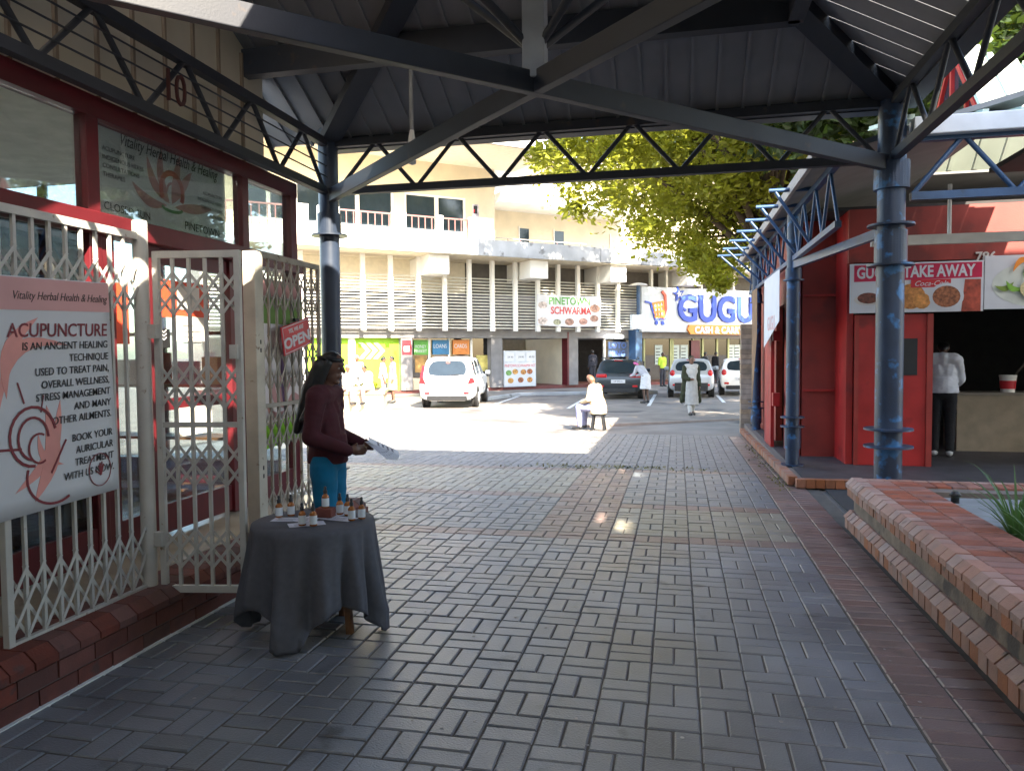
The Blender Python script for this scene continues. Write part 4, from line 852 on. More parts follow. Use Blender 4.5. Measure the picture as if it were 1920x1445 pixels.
fp('handrail', M('rail_grey', (.3, .28, .25), .6), fu(930, -2.8), fu(1100, -2.8), -2.84, -2.8, 7.5, 7.54, wgx)
for k in range(16): u = fu(930, -2.8) + k * .75; fp('baluster', RR_, u, u + .03, -2.83, -2.81, zs1 + .06, 7.5, wgx)
for px in (1020, 1120): fp('lamp', WHITE, fu(px, -4), fu(px, -4) + .3, -4.2, -3.9, 9.45, 9.6, wgx)
# signs on the far building
gs = thing('supermarket_sign', 'big white supermarket sign with blue raised letters and orange plate', 'sign', tuple(FO + FU * fu(1300, 1) + FN + Vector((0, 0, 2.6))))
gu0, gu1 = fu(1203, 1.1), fu(1500, 1.1); gz0, gz1 = 2.62, 4.92
fp('board', M('sign_grey', (.5, .53, .56), .4, 0, .05), gu0, gu1, .7, 1.1, gz0, gz1, gs)
GM = FM @ Matrix.Translation((0, 0, 1.105))
ug = fu(1268, 1.1); text('lettering', "GUGU'S", 1.95, GM @ Matrix.Translation((ug, 3.2, .06)), BLUE, gs, 'LEFT', .06, 0, .05, .98)
op_ = [(fu(1292, 1.1), 2.5), (fu(1440, 1.1), 2.5), (fu(1440, 1.1), 3.0), (fu(1290, 1.1), 3.0), (fu(1287, 1.1), 2.75)]
shape(gs, GM, op_, ORANGE, 'orange_plate', .12); text('lettering', 'CASH & CARRY', .5, GM @ Matrix.Translation((fu(1299, 1.1), 2.56, .14)), PRINTW, gs, 'LEFT', .02, 0, .02, 1.0)
us = fu(1268, 1.1) + .1
star = [(us + (.42 if k % 2 == 0 else .17) * math.cos(R(100 + 36 * k)), 4.6 + (.42 if k % 2 == 0 else .17) * math.sin(R(100 + 36 * k))) for k in range(10)]
shape(gs, GM, star, BLUE, 'star', .1); shape(gs, GM @ Matrix.Translation((0, 0, .11)), [(us + (x - us) * .5, 4.6 + (y - 4.6) * .5) for x, y in star], PRINTW, 'star', .02)
shape(gs, GM, stroke([(us + .1, 4.2), (us + .25, 3.9), (us + .5, 3.75)], .06), BLUE, 'star_tail', .08)
uc = fu(1233, 1.1)
for pts, m_ in (([(uc - .45, 4.1), (uc + .35, 4.3), (uc + .4, 3.35), (uc - .2, 3.3)], PRINTW),): shape(gs, GM, pts, m_, 'cart', .05)
for k in range(4): shape(gs, GM @ Matrix.Translation((0, 0, .052)), stroke([(uc - .42 + .05 * k, 4.05 - .22 * k), (uc + .36, 4.2 - .25 * k)], .045), ORANGE, 'cart_wire', .04)
for k in range(4): shape(gs, GM @ Matrix.Translation((0, 0, .056)), stroke([(uc - .35 + .22 * k, 4.1 + .04 * k), (uc - .18 + .18 * k, 3.32)], .04), ORANGE, 'cart_wire', .04)
shape(gs, GM, stroke([(uc - .85, 4.15), (uc - .5, 4.1), (uc - .2, 3.25), (uc + .5, 3.3)], .05), BLUE, 'cart_handle', .07); shape(gs, GM, stroke([(uc + .3, 3.3), (uc + .5, 3.8), (uc + .45, 4.5), (uc + .25, 4.7)], .07), M('cart_red', (.6, .1, .05), .5), 'cart_swoosh', .08)
for dx in (-.1, .3): shape(gs, GM, arc(uc + dx, 3.08, .11, .11, 0, 360, 14), BLUE, 'cart_wheel', .07)
sw_ = thing('schwarma_banner', 'green and red lettered white schwarma banner hanging on the louvres', 'banner', tuple(FO + FU * fu(1066, 1) + FN + Vector((0, 0, 2.9))))
b0, b1 = fu(1008, 1), fu(1127, 1); SWM = FM @ Matrix.Translation((b0, 2.85, .97)); bl_ = b1 - b0
shape(sw_, SWM, [(0, .05), (bl_ * .5, -.02), (bl_, .03), (bl_, 1.48), (0, 1.5)], PRINTW, 'sheet', .02)
SW2 = SWM @ Matrix.Translation((0, 0, .024)); SW3 = SWM @ Matrix.Translation((0, 0, .03))
text('lettering', 'PINETOWN', .5, SW3 @ Matrix.Translation((bl_ * .5, 1.05, 0)), M('leaf_letters', (.1, .35, .06), .5), sw_, sx=.9, bold=.01); text('lettering', 'SCHWARMA', .48, SW3 @ Matrix.Translation((bl_ * .52, .6, 0)), M('red_letters', (.6, .05, .05), .5), sw_, sx=.85, bold=.01)
for k, (x, y, r_) in enumerate(((.3, .25, .28), (1.1, .2, .22), (1.8, .22, .26), (.3, 1.0, .25), (2.6, .25, .25), (bl_ - .35, .9, .3), (bl_ - .4, .4, .25))): 
    if x < bl_: shape(sw_, SWM @ Matrix.Translation((0, 0, .022 + .001 * k)), arc(min(x, bl_ - .3), y, r_, r_ * .65, 0, 360, 16), M('food%d' % k, random.choice([(.35, .2, .15), (.45, .25, .2), (.3, .3, .2), (.5, .42, .38)]), .6, 0, .6, 9), 'food_picture')
mn = thing('menu_board', 'white menu board with red heading and burger pictures at the open shop', 'sign', tuple(FO + FU * fu(970) + Vector((0, 0, -.02))))
m0, m1 = fu(943, .2), fu(1003, .2); MM = FM @ Matrix.Translation((m0, 0, .2)); ml = m1 - m0
shape(mn, MM, [(0, -.02), (ml, -.02), (ml, 1.7), (0, 1.7)], M('board_grey', (.5, .52, .55), .5), 'board', .08); MM2 = MM @ Matrix.Translation((0, 0, .085)); MM3 = MM @ Matrix.Translation((0, 0, .092))
shape(mn, MM2, [(.04, .02), (ml - .04, .02), (ml - .04, 1.12), (.04, 1.12)], PRINTW, 'panel', .004); text('lettering', 'PINETOWN SCHWARMA HOT', .2, MM3 @ Matrix.Translation((ml / 2, .92, 0)), SR, mn, sx=.62)
for k in range(3): o = shape(mn, MM2, [(.06 + k * ml / 3, 1.2), (ml / 3 - .04 + k * ml / 3, 1.2), (ml / 3 - .04 + k * ml / 3, 1.62), (.06 + k * ml / 3, 1.62)], PRINTW, 'panel', .004); text('lettering', ('29.90', '39.90', '49.90')[k], .14, MM3 @ Matrix.Translation((.05 + (k + .5) * ml / 3, 1.35, 0)), INKK, mn)
for k, (x, y) in enumerate(((.25, .65), (.6, .7), (1.05, .68), (1.4, .7), (.35, .28), (.9, .3), (1.4, .3))):
    if x < ml - .1: shape(mn, MM3, arc(x, y, .16, .13, 0, 360, 14), M('burger%d' % k, random.choice([(.45, .2, .05), (.5, .25, .06), (.3, .1, .04), (.15, .3, .08)]), .5, 0, .6, 12), 'food_picture', .003)
ls = tag(fp('small_sign_box', M('box_sign', (.6, .63, .66), .5), fu(1186, 1.6), fu(1207, 1.6), 1.4, 1.6, 2.75, 3.45, None), 'small blank white sign box on the blue post by the supermarket', 'sign')
ld = thing('disc_lamp', 'white disc lamp on a blue stem beside the supermarket sign', 'lamp', tuple(FO + FU * fu(1197, 1.3) + FN * 1.3 + Vector((0, 0, 4.9))))
pL = FO + FU * fu(1197, 1.3) + FN * 1.3; MB().lathe((pL.x, pL.y, 4.93), [(.5, 0), (.4, .08), (.1, .14)], 20).build('shade', WHITE, ld); MB().tube([(pL.x, pL.y, 2.7), (pL.x, pL.y, 4.95)], .1, 10).build('stem', STEELB, ld)
tl_ = thing('tube_light', 'lit fluorescent tube hanging over the dark shop doorway', 'lamp', tuple(FO + FU * fu(1152, .6) + FN * .6 + Vector((0, 0, 2.45))))
fp('tube', M('lit_tube', (.9, .95, 1), .5, emit=4), fu(1136, .8), fu(1169, .8), .7, .8, 2.3, 2.42, tl_); fp('fitting', WHITE, fu(1138, .8), fu(1167, .8), .72, .78, 2.421, 2.5, tl_)
fe = thing('fire_extinguisher', 'red fire extinguisher on the wall of the open shop', 'extinguisher', tuple(FO + FU * fu(1050, -1))); pE = FO + FU * fu(1053, -1) - FN * 1.5; MB().lathe((pE.x, pE.y, 1.1), [(.09, 0), (.1, .02), (.1, .5), (.04, .58), (.03, .66)], 14).build('cylinder', SR, fe); MB().lathe((pE.x, pE.y, 1.76), [(.04, 0), (.05, .06)], 8).build('valve', BLACK, fe)
pc_ = FO + FU * fu(1050, -1) + FN * -1.2
ch = thing('black_chair', 'black plastic chair inside the open takeaway shop', 'chair', (pc_.x, pc_.y, -.02)); part('seat', BLACK, ch, pc_.x - .22, pc_.x + .22, pc_.y - .22, pc_.y + .22, .42, .46); part('backrest', BLACK, ch, pc_.x - .22, pc_.x + .22, pc_.y + .18, pc_.y + .22, .5, .9)
for dx in (-.2, .17):
    for dy in (-.2, .17): part('leg', BLACK, ch, pc_.x + dx, pc_.x + dx + .03, pc_.y + dy, pc_.y + dy + .03, -.022, .42)
# ================= parked cars
def car(label, px, py, head, L, Wd, H, paint, wheel_r=.31, belt=.96, tail='tall', plate=True, zb=.24, rake=.3, rails=False, group='cars parked in front of the shops'):
    p = atZ(px, py, FAR - .015); w = Wd / 2
    root = thing('parked_car', label, 'car', tuple(p), group, R(head))
    Mc = root.matrix_basis.copy()
    k = L / 4.0
    def ring(yl, yb_, yu, zs=1, up=None, ws=1):
        sh = belt - .14
        r = [(w * .7, yl[0], zb), (w * .96 * ws, yl[1], zb + .1), (w * ws, yl[2], .56), (w * .985 * ws, yl[3], sh), (w * .95 * ws, yb_, belt)]
        r += up if up else [(w * .79, yu[0], H - .1), (w * .62, yu[1], H - .025)]
        return r
    def flat(y): return [y] * 4
    f1 = belt + .02
    S = [ring([.14, .04, 0, .02], .07, (rake, rake + .07)), ring(flat(.3 * k), .33 * k, (rake + .18, rake + .2)), ring(flat(.92 * k), .9 * k, (.9 * k, .9 * k)), ring(flat(.99 * k), .97 * k, (.97 * k, .97 * k)),
         ring(flat(1.75 * k), 1.75 * k, (1.7 * k, 1.7 * k)), ring(flat(1.83 * k), 1.83 * k, (1.78 * k, 1.78 * k)), ring(flat(2.65 * k), 2.75 * k, (2.2 * k, 2.25 * k)),
         ring(flat(2.95 * k), 3.0 * k, None, up=[(w * .8, 2.98 * k, f1), (w * .5, 2.95 * k, f1 + .03)]), ring(flat(3.55 * k), 3.55 * k, None, up=[(w * .7, 3.5 * k, belt - .02), (w * .4, 3.5 * k, belt + .01)], ws=.98),
         ring([3.86 * k, 3.95 * k, 3.97 * k, 3.93 * k], 3.9 * k, None, up=[(w * .6, 3.88 * k, belt - .12), (w * .3, 3.87 * k, belt - .1)], ws=.9)]
    for q in range(5): S[9][q] = (S[9][q][0], S[9][q][1], min(S[9][q][2], belt - .14))
    n = 7; vs = []; fs = []; mi = []
    for s in S: vs += [(x, y, z) for x, y, z in s] + [(-x, y, z) for x, y, z in s]
    def id_(s, i, side): return s * 2 * n + side * n + i
    glass_st = {1, 3, 5}
    for s in range(len(S) - 1):
        for i in range(n - 1):
            g = 1 if (i == 4 and s in glass_st) else 0
            if s == 6 and i == 5: g = 1
            fs.append((id_(s, i, 0), id_(s + 1, i, 0), id_(s + 1, i + 1, 0), id_(s, i + 1, 0))); mi.append(g)
            fs.append((id_(s, i, 1), id_(s, i + 1, 1), id_(s + 1, i + 1, 1), id_(s + 1, i, 1))); mi.append(g)
        fs.append((id_(s, n - 1, 0), id_(s + 1, n - 1, 0), id_(s + 1, n - 1, 1), id_(s, n - 1, 1))); mi.append(1 if s == 6 else 0)
        fs.append((id_(s, 0, 0), id_(s, 0, 1), id_(s + 1, 0, 1), id_(s + 1, 0, 0))); mi.append(0)
    cols = []                                        # rear cap, with a corner column either side of the window
    for i in range(n):
        x, y, z = S[0][i]; b = len(vs); vs += [(x * .84, y - .005, z), (-x * .84, y - .005, z)]; cols.append((id_(0, i, 0), b, b + 1, id_(0, i, 1)))
    for i in range(n - 1):
        for c in range(3): fs.append((cols[i][c], cols[i + 1][c], cols[i + 1][c + 1], cols[i][c + 1])); mi.append(1 if (i == 4 and c == 1) else 0)
    e = len(S) - 1
    for i in range(n - 1): fs.append((id_(e, i, 0), id_(e, i + 1, 0), id_(e, i + 1, 1), id_(e, i, 1))); mi.append(0)
    me = bpy.data.meshes.new('c'); me.from_pydata(vs, [], fs); me.materials.append(paint); me.materials.append(TIN); me.polygons.foreach_set('material_index', mi)
    bm = bmesh.new(); bm.from_mesh(me); bmesh.ops.recalc_face_normals(bm, faces=bm.faces)
    cl_ = bm.edges.layers.float.get('crease_edge') or bm.edges.layers.float.new('crease_edge')
    for ed in bm.edges:
        if len({f.material_index for f in ed.link_faces}) > 1: ed[cl_] = .75
        else: ed[cl_] = .25
    bm.to_mesh(me); bm.free()
    o = bpy.data.objects.new('c', me); COL.objects.link(o); q = o.modifiers.new('s', 'SUBSURF'); q.levels = 2; q.render_levels = 2
    out = bpy.data.meshes.new_from_object(o.evaluated_get(bpy.context.evaluated_depsgraph_get())); bpy.data.objects.remove(o); bpy.data.meshes.remove(me)
    for idx, nm in ((0, 'body'), (1, 'glazing')):
        m2 = out.copy(); bm = bmesh.new(); bm.from_mesh(m2); bmesh.ops.delete(bm, geom=[f for f in bm.faces if f.material_index != idx], context='FACES')
        if idx:                                      # loose panes: each window its own part
            seen = set()
            bm.faces.ensure_lookup_table()
            for f0 in bm.faces:
                if f0.index in seen: continue
                st_, grp = [f0], []
                while st_:
                    f = st_.pop()
                    if f.index in seen: continue
                    seen.add(f.index); grp.append(f)
                    for ed in f.edges: st_ += [g for g in ed.link_faces if g.index not in seen]
                mm = MB(); ix = {}
                for f in grp:
                    for v in f.verts:
                        if v.index not in ix: ix[v.index] = len(mm.v); mm.v.append(tuple(Mc @ v.co))
                    mm.f.append(tuple(ix[v.index] for v in f.verts)); mm.sm.append(True)
                mm.build('window', TIN, root)
            bm.free(); continue
        bm.to_mesh(m2); bm.free(); m2.transform(Mc); m2.materials.clear(); m2.materials.append(paint); m2.polygons.foreach_set('use_smooth', [True] * len(m2.polygons)); m2.polygons.foreach_set('material_index', [0] * len(m2.polygons))
        body = put(bpy.data.objects.new('body', m2), root)
    def bx(nm, mat, x0, x1, y0, y1, z0, z1, par=root, bev=.012): return part(nm, mat, par, x0, x1, y0, y1, z0, z1, Mc, bev)
    def disc(mb, x, y, z, r, t, nn=24): return mb.tube([Mc @ Vector((x - t / 2, y, z)), Mc @ Vector((x + t / 2, y, z))], r, nn)
    for y in (.78 * k, 3.2 * k):
        for s in (-1, 1):
            disc(MB(), s * (w - .025), y, wheel_r + .02, wheel_r + .06, .06).build('wheel_arch', BLACK, root)
            wh = disc(MB(), s * (w - .09), y, wheel_r, wheel_r, .2).build('wheel', TYRE, root)
            disc(MB(), s * (w + .012), y, wheel_r, wheel_r * .62, .02).build('rim', RIMM, wh)
            for a in range(5):
                d = Vector((0, math.cos(a * 1.257), math.sin(a * 1.257))) * wheel_r * .55
                MB().bar(Mc @ Vector((s * (w + .024), y, wheel_r)), Mc @ (Vector((s * (w + .024), y, wheel_r)) + d), .05, .012).build('spoke', M('spoke', (.5, .5, .5), .3, .7) if 'spoke' not in bpy.data.materials else bpy.data.materials['spoke'], wh)
    # tail lamps
    for s in (-1, 1):
        if tail == 'tall':
            m_ = MB(); pts = [(.8, .02, belt + .36), (.9, .04, belt + .36), (.95, .02, belt - .04), (.99, .03, belt - .2), (.74, -.005, belt - .24), (.8, -.008, belt - .12), (.84, .0, belt - .02)]
            pts = [(s * x * w, y + (.11 if z > belt + .1 else -.02), z) for x, y, z in pts]
            m_.add([Mc @ Vector(q_) for q_ in pts] + [Mc @ (Vector(q_) + Vector((0, .1, 0))) for q_ in pts], [tuple(range(7)), tuple(range(7, 14))[::-1]] + [(i, (i + 1) % 7, 7 + (i + 1) % 7, 7 + i) for i in range(7)]); m_.build('tail_lamp', LAMPR, root)
        elif tail == 'wide': bx('tail_lamp', LAMPR, s * w * .7 - .2, s * w * .7 + .2, -.012, .12, belt - .14, belt + .0, bev=.04)
        else: MB().ell(Mc @ Vector((s * w * .82, .05, belt - .07)), (.1, .05, .13), Mc.to_3x3()).build('tail_lamp', LAMPR, root)
        bx('reflector', LAMPR, s * w * .7 - .09, s * w * .7 + .09, -.012, .05, .46, .53)
        bx('mirror', paint, s * (w + .1) - .09, s * (w + .1) + .09, 2.62 * k, 2.72 * k, belt, belt + .14, bev=.03)
        for y in (1.1 * k, 1.95 * k): bx('door_handle', BLACK, s * w * .985 - .015, s * w * .985 + .015, y, y + .16, belt - .12, belt - .09)
        if rails: MB().tube([Mc @ Vector((s * w * .74, .6, H - .03)), Mc @ Vector((s * w * .74, .7, H + .03)), Mc @ Vector((s * w * .74, 2.0 * k, H + .03)), Mc @ Vector((s * w * .74, 2.1 * k, H - .03))], .02, 8).build('roof_rail', BLACK, root)
    bx('bumper_trim', BLACK, -w * .72, w * .72, -.004, .1, zb + .02, zb + .17)
    if plate:
        pl_ = bx('number_plate', PRINTW, -.26, .26, -.016, .05, belt - .34 if tail == 'wide' else .6, belt - .21 if tail == 'wide' else .72, bev=.004)
        zc_ = (belt - .31) if tail == 'wide' else .62
        text('lettering', 'NP 84216', .085, Mc @ frame((0, -.018, zc_ + .01), (1, 0, 0)), INKK, pl_, sx=.95)
    MB().tube([Mc @ Vector((.02, .03 + rake * .1, belt + .03)), Mc @ Vector((w * .45, .09, belt + .07))], .012, 6).build('wiper', BLACK, root)
    bx('brake_light', LAMPR, -.16, .16, rake - .03, rake + .05, H - .075, H - .05)
    return root, Mc, w
TYRE = M('tyre', (.02, .02, .02), .85); RIMM = M('alloy', (.12, .12, .13), .35, .5); LAMPR = M('tail_red', (.45, .015, .02), .2)
PAW = M('paint_white', (.75, .75, .74), .25, 0, .02); PAG = M('paint_graphite', (.04, .045, .05), .22, .3, .05); PAS = M('paint_silver', (.5, .52, .55), .25, .4, .04)
c1, M1, w1_ = car('white estate car with tall red tail lamps parked by the bank', 838, 766, 8, 4.35, 1.8, 1.66, PAW, belt=1.02)
st_ = MB(); st_.tube([M1 @ Vector((.02, .2, 1.47)), M1 @ Vector((.02, .21, 1.48))], .07, 16); st_.build('sticker', PINK, c1)
c2, M2, w2_ = car('dark graphite hatchback with one rear door open', 1159, 749, 0, 4.1, 1.76, 1.5, PAG, tail='wide', belt=.95, rails=True)
dm = MB(); Md = M2 @ Matrix.Translation((w2_, 1.9, 0)) @ Matrix.Rotation(R(-62), 4, 'Z')
do = MB().box(-.03, .03, -.85, 0, .35, .95, Md).build('door', PAG, c2, bevel=.02); MB().box(-.01, .01, -.8, -.05, .97, 1.35, Md).build('window', TIN, do); 
for y in (-.85, -.04): MB().box(-.02, .02, y, y + .04, .95, 1.38, Md).build('window_frame', BLACK, do)
MB().box(-.02, .02, -.85, 0, 1.36, 1.4, Md).build('window_frame', BLACK, do)
c3, M3, w3_ = car('small silver hatchback with round red reflectors and black bumper insert', 1296, 746, 0, 3.7, 1.7, 1.5, PAS, tail='round', belt=1.0)
part('bumper_insert', BLACK, c3, -.62, .62, -.02, .06, .38, .58, M3, .03)
c4, M4, w4_ = car('white hatchback half hidden behind the tan brick pier', 1392, 742, -2, 3.9, 1.7, 1.5, PAW, tail='round', belt=.98)
# ================= people
SK = M('skin_dark', (.075, .035, .022), .5, 0, .1, 8); SK2 = M('skin_brown', (.16, .075, .045), .5, 0, .1, 8); HAIR = M('hair_black', (.008, .007, .007), .4, 0, .3, 60, .3, 200)
SHOE = M('shoe_dark', (.02, .02, .022), .5); CL = {}
def cloth(c):
    if c not in CL: CL[c] = M('cloth_%d' % len(CL), c, .9, 0, .1, 14, .15, 150)
    return CL[c]
DEF = dict(pelvis=(0, 0, .95), waist=(0, .01, 1.08), chest=(0, .0, 1.28), neck=(0, -.01, 1.45), head=(0, .025, 1.585),
           sh=(.175, -.01, 1.385), el=(.215, -.03, 1.1), wr=(.225, .04, .86), hd=(.225, .07, .77), hip=(.088, 0, .92), kn=(.095, .02, .5), an=(.095, -.02, .09), toe=(.105, .14, .035))
def person(label, loc, face, H, pose=None, top=(.5, .5, .5), bottom=(.05, .05, .08), skirt=None, sleeve='long', skin=SK, hair='short', shoe=SHOE, voxel=.016, hem=None, detail=False, hat=None, group=None, coat=None, fat=1):
    k = H / 1.7; J = {}
    for a, p in DEF.items():
        if a in ('pelvis', 'waist', 'chest', 'neck', 'head'): J[a] = Vector(p)
        else: J[a + 'R'] = Vector(p); J[a + 'L'] = Vector((-p[0], p[1], p[2]))
    for a, p in (pose or {}).items(): J[a] = Vector(p)
    for a in J: J[a] = J[a] * k
    t = thing('person', label, 'person', loc, group, math.atan2(-face[0], face[1])); Mp = t.matrix_basis.copy()
    hv = (J['head'] - J['neck']).normalized()
    fwd = Vector((0, 1, 0)) if 'look' not in (pose or {}) else J['look'].normalized()
    def body(mb, arms=True, legs=True, head=True, e=0, sleeve='long', torso=True):
        if torso:
            f_ = fat
            if not e: mb.cap(J['pelvis'] + Vector((-.05, 0, 0)) * k, J['pelvis'] + Vector((.05, 0, 0)) * k, .115 * k * f_ + e, .115 * k * f_ + e)
            mb.cap(J['pelvis'].lerp(J['waist'], .6) if e else J['pelvis'], J['waist'], .13 * k * f_ + e, .115 * k * f_ + e)
            mb.cap(J['waist'] + Vector((-.035, 0, 0)) * k, J['chest'] + Vector((-.06, 0, 0)) * k, .1 * k * f_ + e, .105 * k * f_ + e); mb.cap(J['waist'] + Vector((.035, 0, 0)) * k, J['chest'] + Vector((.06, 0, 0)) * k, .1 * k * f_ + e, .105 * k * f_ + e)
            mb.cap(J['shL'] * .8 + J['neck'] * .2, J['shR'] * .8 + J['neck'] * .2, .07 * k + e, .07 * k + e); mb.cap(J['chest'], J['neck'] - hv * .04 * k, .1 * k + e, .06 * k + e)
        if arms:
            for s in 'RL':
                mb.cap(J['sh' + s], J['el' + s], .056 * k + e, .042 * k + e)
                if sleeve == 'long': mb.cap(J['el' + s], J['wr' + s], .042 * k + e, .028 * k + e)
        if legs:
            for s in 'RL': mb.cap(J['hip' + s], J['kn' + s], .085 * k + e, .056 * k + e); mb.cap(J['kn' + s], J['an' + s], .056 * k + e, .036 * k + e)
        if head:
            mb.cap(J['neck'] - hv * .03 * k, J['head'] - hv * .06 * k, .052 * k, .05 * k)
            h = J['head']; side = fwd.cross(hv).normalized(); A = Matrix((side, fwd, hv)).transposed()
            mb.ell(h + hv * .02 * k, (.073 * k, .093 * k, .1 * k), A, 16, 12); mb.ell(h + (A @ Vector((0, .022, -.055))) * k, (.055 * k, .066 * k, .06 * k), A, 14, 10)
            mb.cap(h + (A @ Vector((0, .092, .015))) * k, h + (A @ Vector((0, .11, -.022))) * k, .009 * k, .015 * k); mb.ell(h + (A @ Vector((0, .088, -.058))) * k, (.026 * k, .014 * k, .012 * k), A)
            mb.ell(h + (A @ Vector((0, .075, -.098))) * k, (.026 * k, .02 * k, .018 * k), A); mb.ell(h + (A @ Vector((0, .082, .03))) * k, (.05 * k, .014 * k, .012 * k), A)
            for s in (-1, 1): mb.ell(h + (A @ Vector((s * .074, -.005, -.01))) * k, (.01 * k, .02 * k, .03 * k), A)
            return A
    mb = MB(); A = body(mb)
    for s, sg_ in (('R', 1), ('L', -1)):
        mb.cap(J['el' + s], J['wr' + s], .04 * k, .026 * k)
        d = (J['hd' + s] - J['wr' + s]).normalized(); up = Vector((0, 0, 1)) if abs(d.z) < .8 else Vector((0, 1, 0)); b = d.cross(up).normalized(); c = b.cross(d)
        w_ = J['wr' + s]; mb.cap(w_ + d * .02 * k, w_ + d * .06 * k, .026 * k, .03 * k)
        for q, (o_, l) in enumerate(((-.03, .055), (-.01, .07), (.01, .065), (.028, .05))):
            st = w_ + d * .075 * k + c * o_ * k; m1 = st + d * l * .6 * k; mb.cap(st - d * .02 * k, m1, .0095 * k, .009 * k, 8); mb.cap(m1, m1 + (d * .6 + b * .7 * sg_ * -1).normalized() * l * .6 * k, .009 * k, .0075 * k, 8)
        mb.cap(w_ + d * .03 * k + c * .02 * k, w_ + d * .065 * k + c * .045 * k + b * .02 * k, .012 * k, .009 * k, 8)
        mb.cap(J['an' + s], J['toe' + s], .038 * k, .03 * k)
    bo = remesh(mb, voxel * .6 if detail else voxel, 4); bo.transform(Mp); bo.materials.append(skin); put(bpy.data.objects.new('body', bo), t)
    def garment(name, m_, mat, vx=voxel, wr=.006, sm=8):
        me = remesh(m_, vx, sm, wr * k, 9); me.transform(Mp); me.materials.append(mat); return put(bpy.data.objects.new(name, me), t)
    if bottom:
        m_ = MB()
        for s in 'RL':
            m_.cap(J['hip' + s], J['kn' + s], .1 * k, .075 * k); m_.cap(J['kn' + s], J['an' + s] + Vector((0, 0, .01)) * k, .075 * k, .06 * k)
        m_.cap(J['pelvis'] + Vector((-.05, 0, 0)) * k, J['pelvis'] + Vector((.05, 0, 0)) * k, .132 * k * fat, .132 * k * fat); m_.cap(J['pelvis'], J['pelvis'].lerp(J['waist'], .3), .132 * k * fat, .115 * k * fat)
        garment('trousers', m_, cloth(bottom))
    if skirt:
        m_ = MB(); zlo = skirt[1] * k; c_ = J['pelvis']; mid = (J['knL'] + J['knR']) / 2; lo = Vector((mid.x, mid.y, zlo)) if mid.z < c_.z - .2 * k else mid
        m_.tube([J['waist'], c_, c_.lerp(lo, .5), lo], [.13 * k, .17 * k, .185 * k, .2 * k], 20); garment('skirt', m_, cloth(skirt[0]), voxel, .012, 3)
    m_ = MB(); body(m_, True, False, False, .016, sleeve)
    if hem is None: hem = J['pelvis'].z / k - .04
    if not skirt: m_.add([(x * 1.18, y, z) for x, y, z in (lambda b: (b.tube([J['waist'] + Vector((0, 0, .05)), J['pelvis'], Vector((J['pelvis'].x, J['pelvis'].y, hem * k))], [.135 * k * fat, .158 * k * fat, .162 * k * fat], 20), b)[1])(MB()).v[:60]], [(i * 20 + j, i * 20 + (j + 1) % 20, (i + 1) * 20 + (j + 1) % 20, (i + 1) * 20 + j) for i in range(2) for j in range(20)] + [tuple(range(20))[::-1], tuple(range(40, 60))])
    garment('top', m_, cloth(top), voxel * .8)
    if coat:
        m_ = MB()
        for s, sg_ in (('R', 1), ('L', -1)):
            m_.cap(J['sh' + s], J['el' + s], .08 * k, .07 * k); m_.cap(J['el' + s], J['wr' + s], .07 * k, .06 * k); m_.cap(J['sh' + s] * .85 + Vector((0, .02, -.03)) * k, Vector((sg_ * .17, -.03, 1.0)) * k, .09 * k, .09 * k); m_.cap(Vector((sg_ * .17, -.03, 1.0)) * k, Vector((sg_ * .25, -.06, coat[1])) * k, .09 * k, .075 * k); m_.cap(Vector((sg_ * .08, -.1, 1.35)) * k, Vector((sg_ * .1, -.16, coat[1])) * k, .08 * k, .09 * k)
        garment('coat', m_, cloth(coat[0]), voxel, .012, 5)
    for s in 'RL':
        m_ = MB(); m_.cap(J['an' + s] + Vector((0, -.02, -.035)) * k, J['toe' + s] + Vector((0, .01, .005)) * k, .047 * k, .038 * k); m_.cap(J['an' + s], J['an' + s] + Vector((0, 0, -.04)) * k, .045 * k, .05 * k); garment('shoe', m_, shoe, min(voxel, .014), 0, 4)
    h = J['head']
    def hp(x, y, z): return h + (A @ Vector((x, y, z))) * k
    if hair:
        m_ = MB(); m_.ell(hp(0, -.018, .035), (.083 * k, .092 * k, .098 * k), A)
        if hair == 'long':
            for x in (-.06, -.03, 0, .03, .06): m_.cap(hp(x, -.055, .03), hp(x * 1.15, -.085, -.12), .05 * k, .055 * k); m_.cap(hp(x * 1.15, -.085, -.12), hp(x * 1.2, -.11, -.44 - .02 * abs(x)), .055 * k, .03 * k)
            for s in (-1, 1): m_.cap(hp(s * .07, .0, .05), hp(s * .085, -.02, -.14), .028 * k, .03 * k); m_.cap(hp(s * .085, -.02, -.14), hp(s * .15, -.06, -.36), .034 * k, .02 * k)
        garment('hair' if not hat else 'headwear', m_, HAIR if not hat else cloth(hat), voxel * .7, .003 if hair == 'long' else 0, 4)
    if detail:
        for s in (-1, 1):
            e_ = MB().ell(hp(s * .03, .078, .005), (.013 * k, .011 * k, .007 * k), A).build('eye', M('eye_white', (.3, .27, .24), .3) if 'eye_white' not in bpy.data.materials else bpy.data.materials['eye_white'], t)
            e_.matrix_basis = Mp @ e_.matrix_basis if False else e_.matrix_basis
            e_.data.transform(Mp); i_ = MB().ell(hp(s * .03, .086, .005), (.006 * k, .005 * k, .0065 * k), A).build('iris', BLACK, e_); i_.data.transform(Mp)
            b_ = MB().cap(hp(s * .015, .094, .028), hp(s * .048, .08, .03), .004 * k, .003 * k, 6).build('eyebrow', HAIR, t); b_.data.transform(Mp)
        l_ = MB(); l_.ell(hp(0, .099, -.052), (.02 * k, .008 * k, .005 * k), A); l_.ell(hp(0, .098, -.063), (.018 * k, .008 * k, .006 * k), A); l_ = l_.build('lips', M('lips', (.12, .035, .03), .4), t); l_.data.transform(Mp)
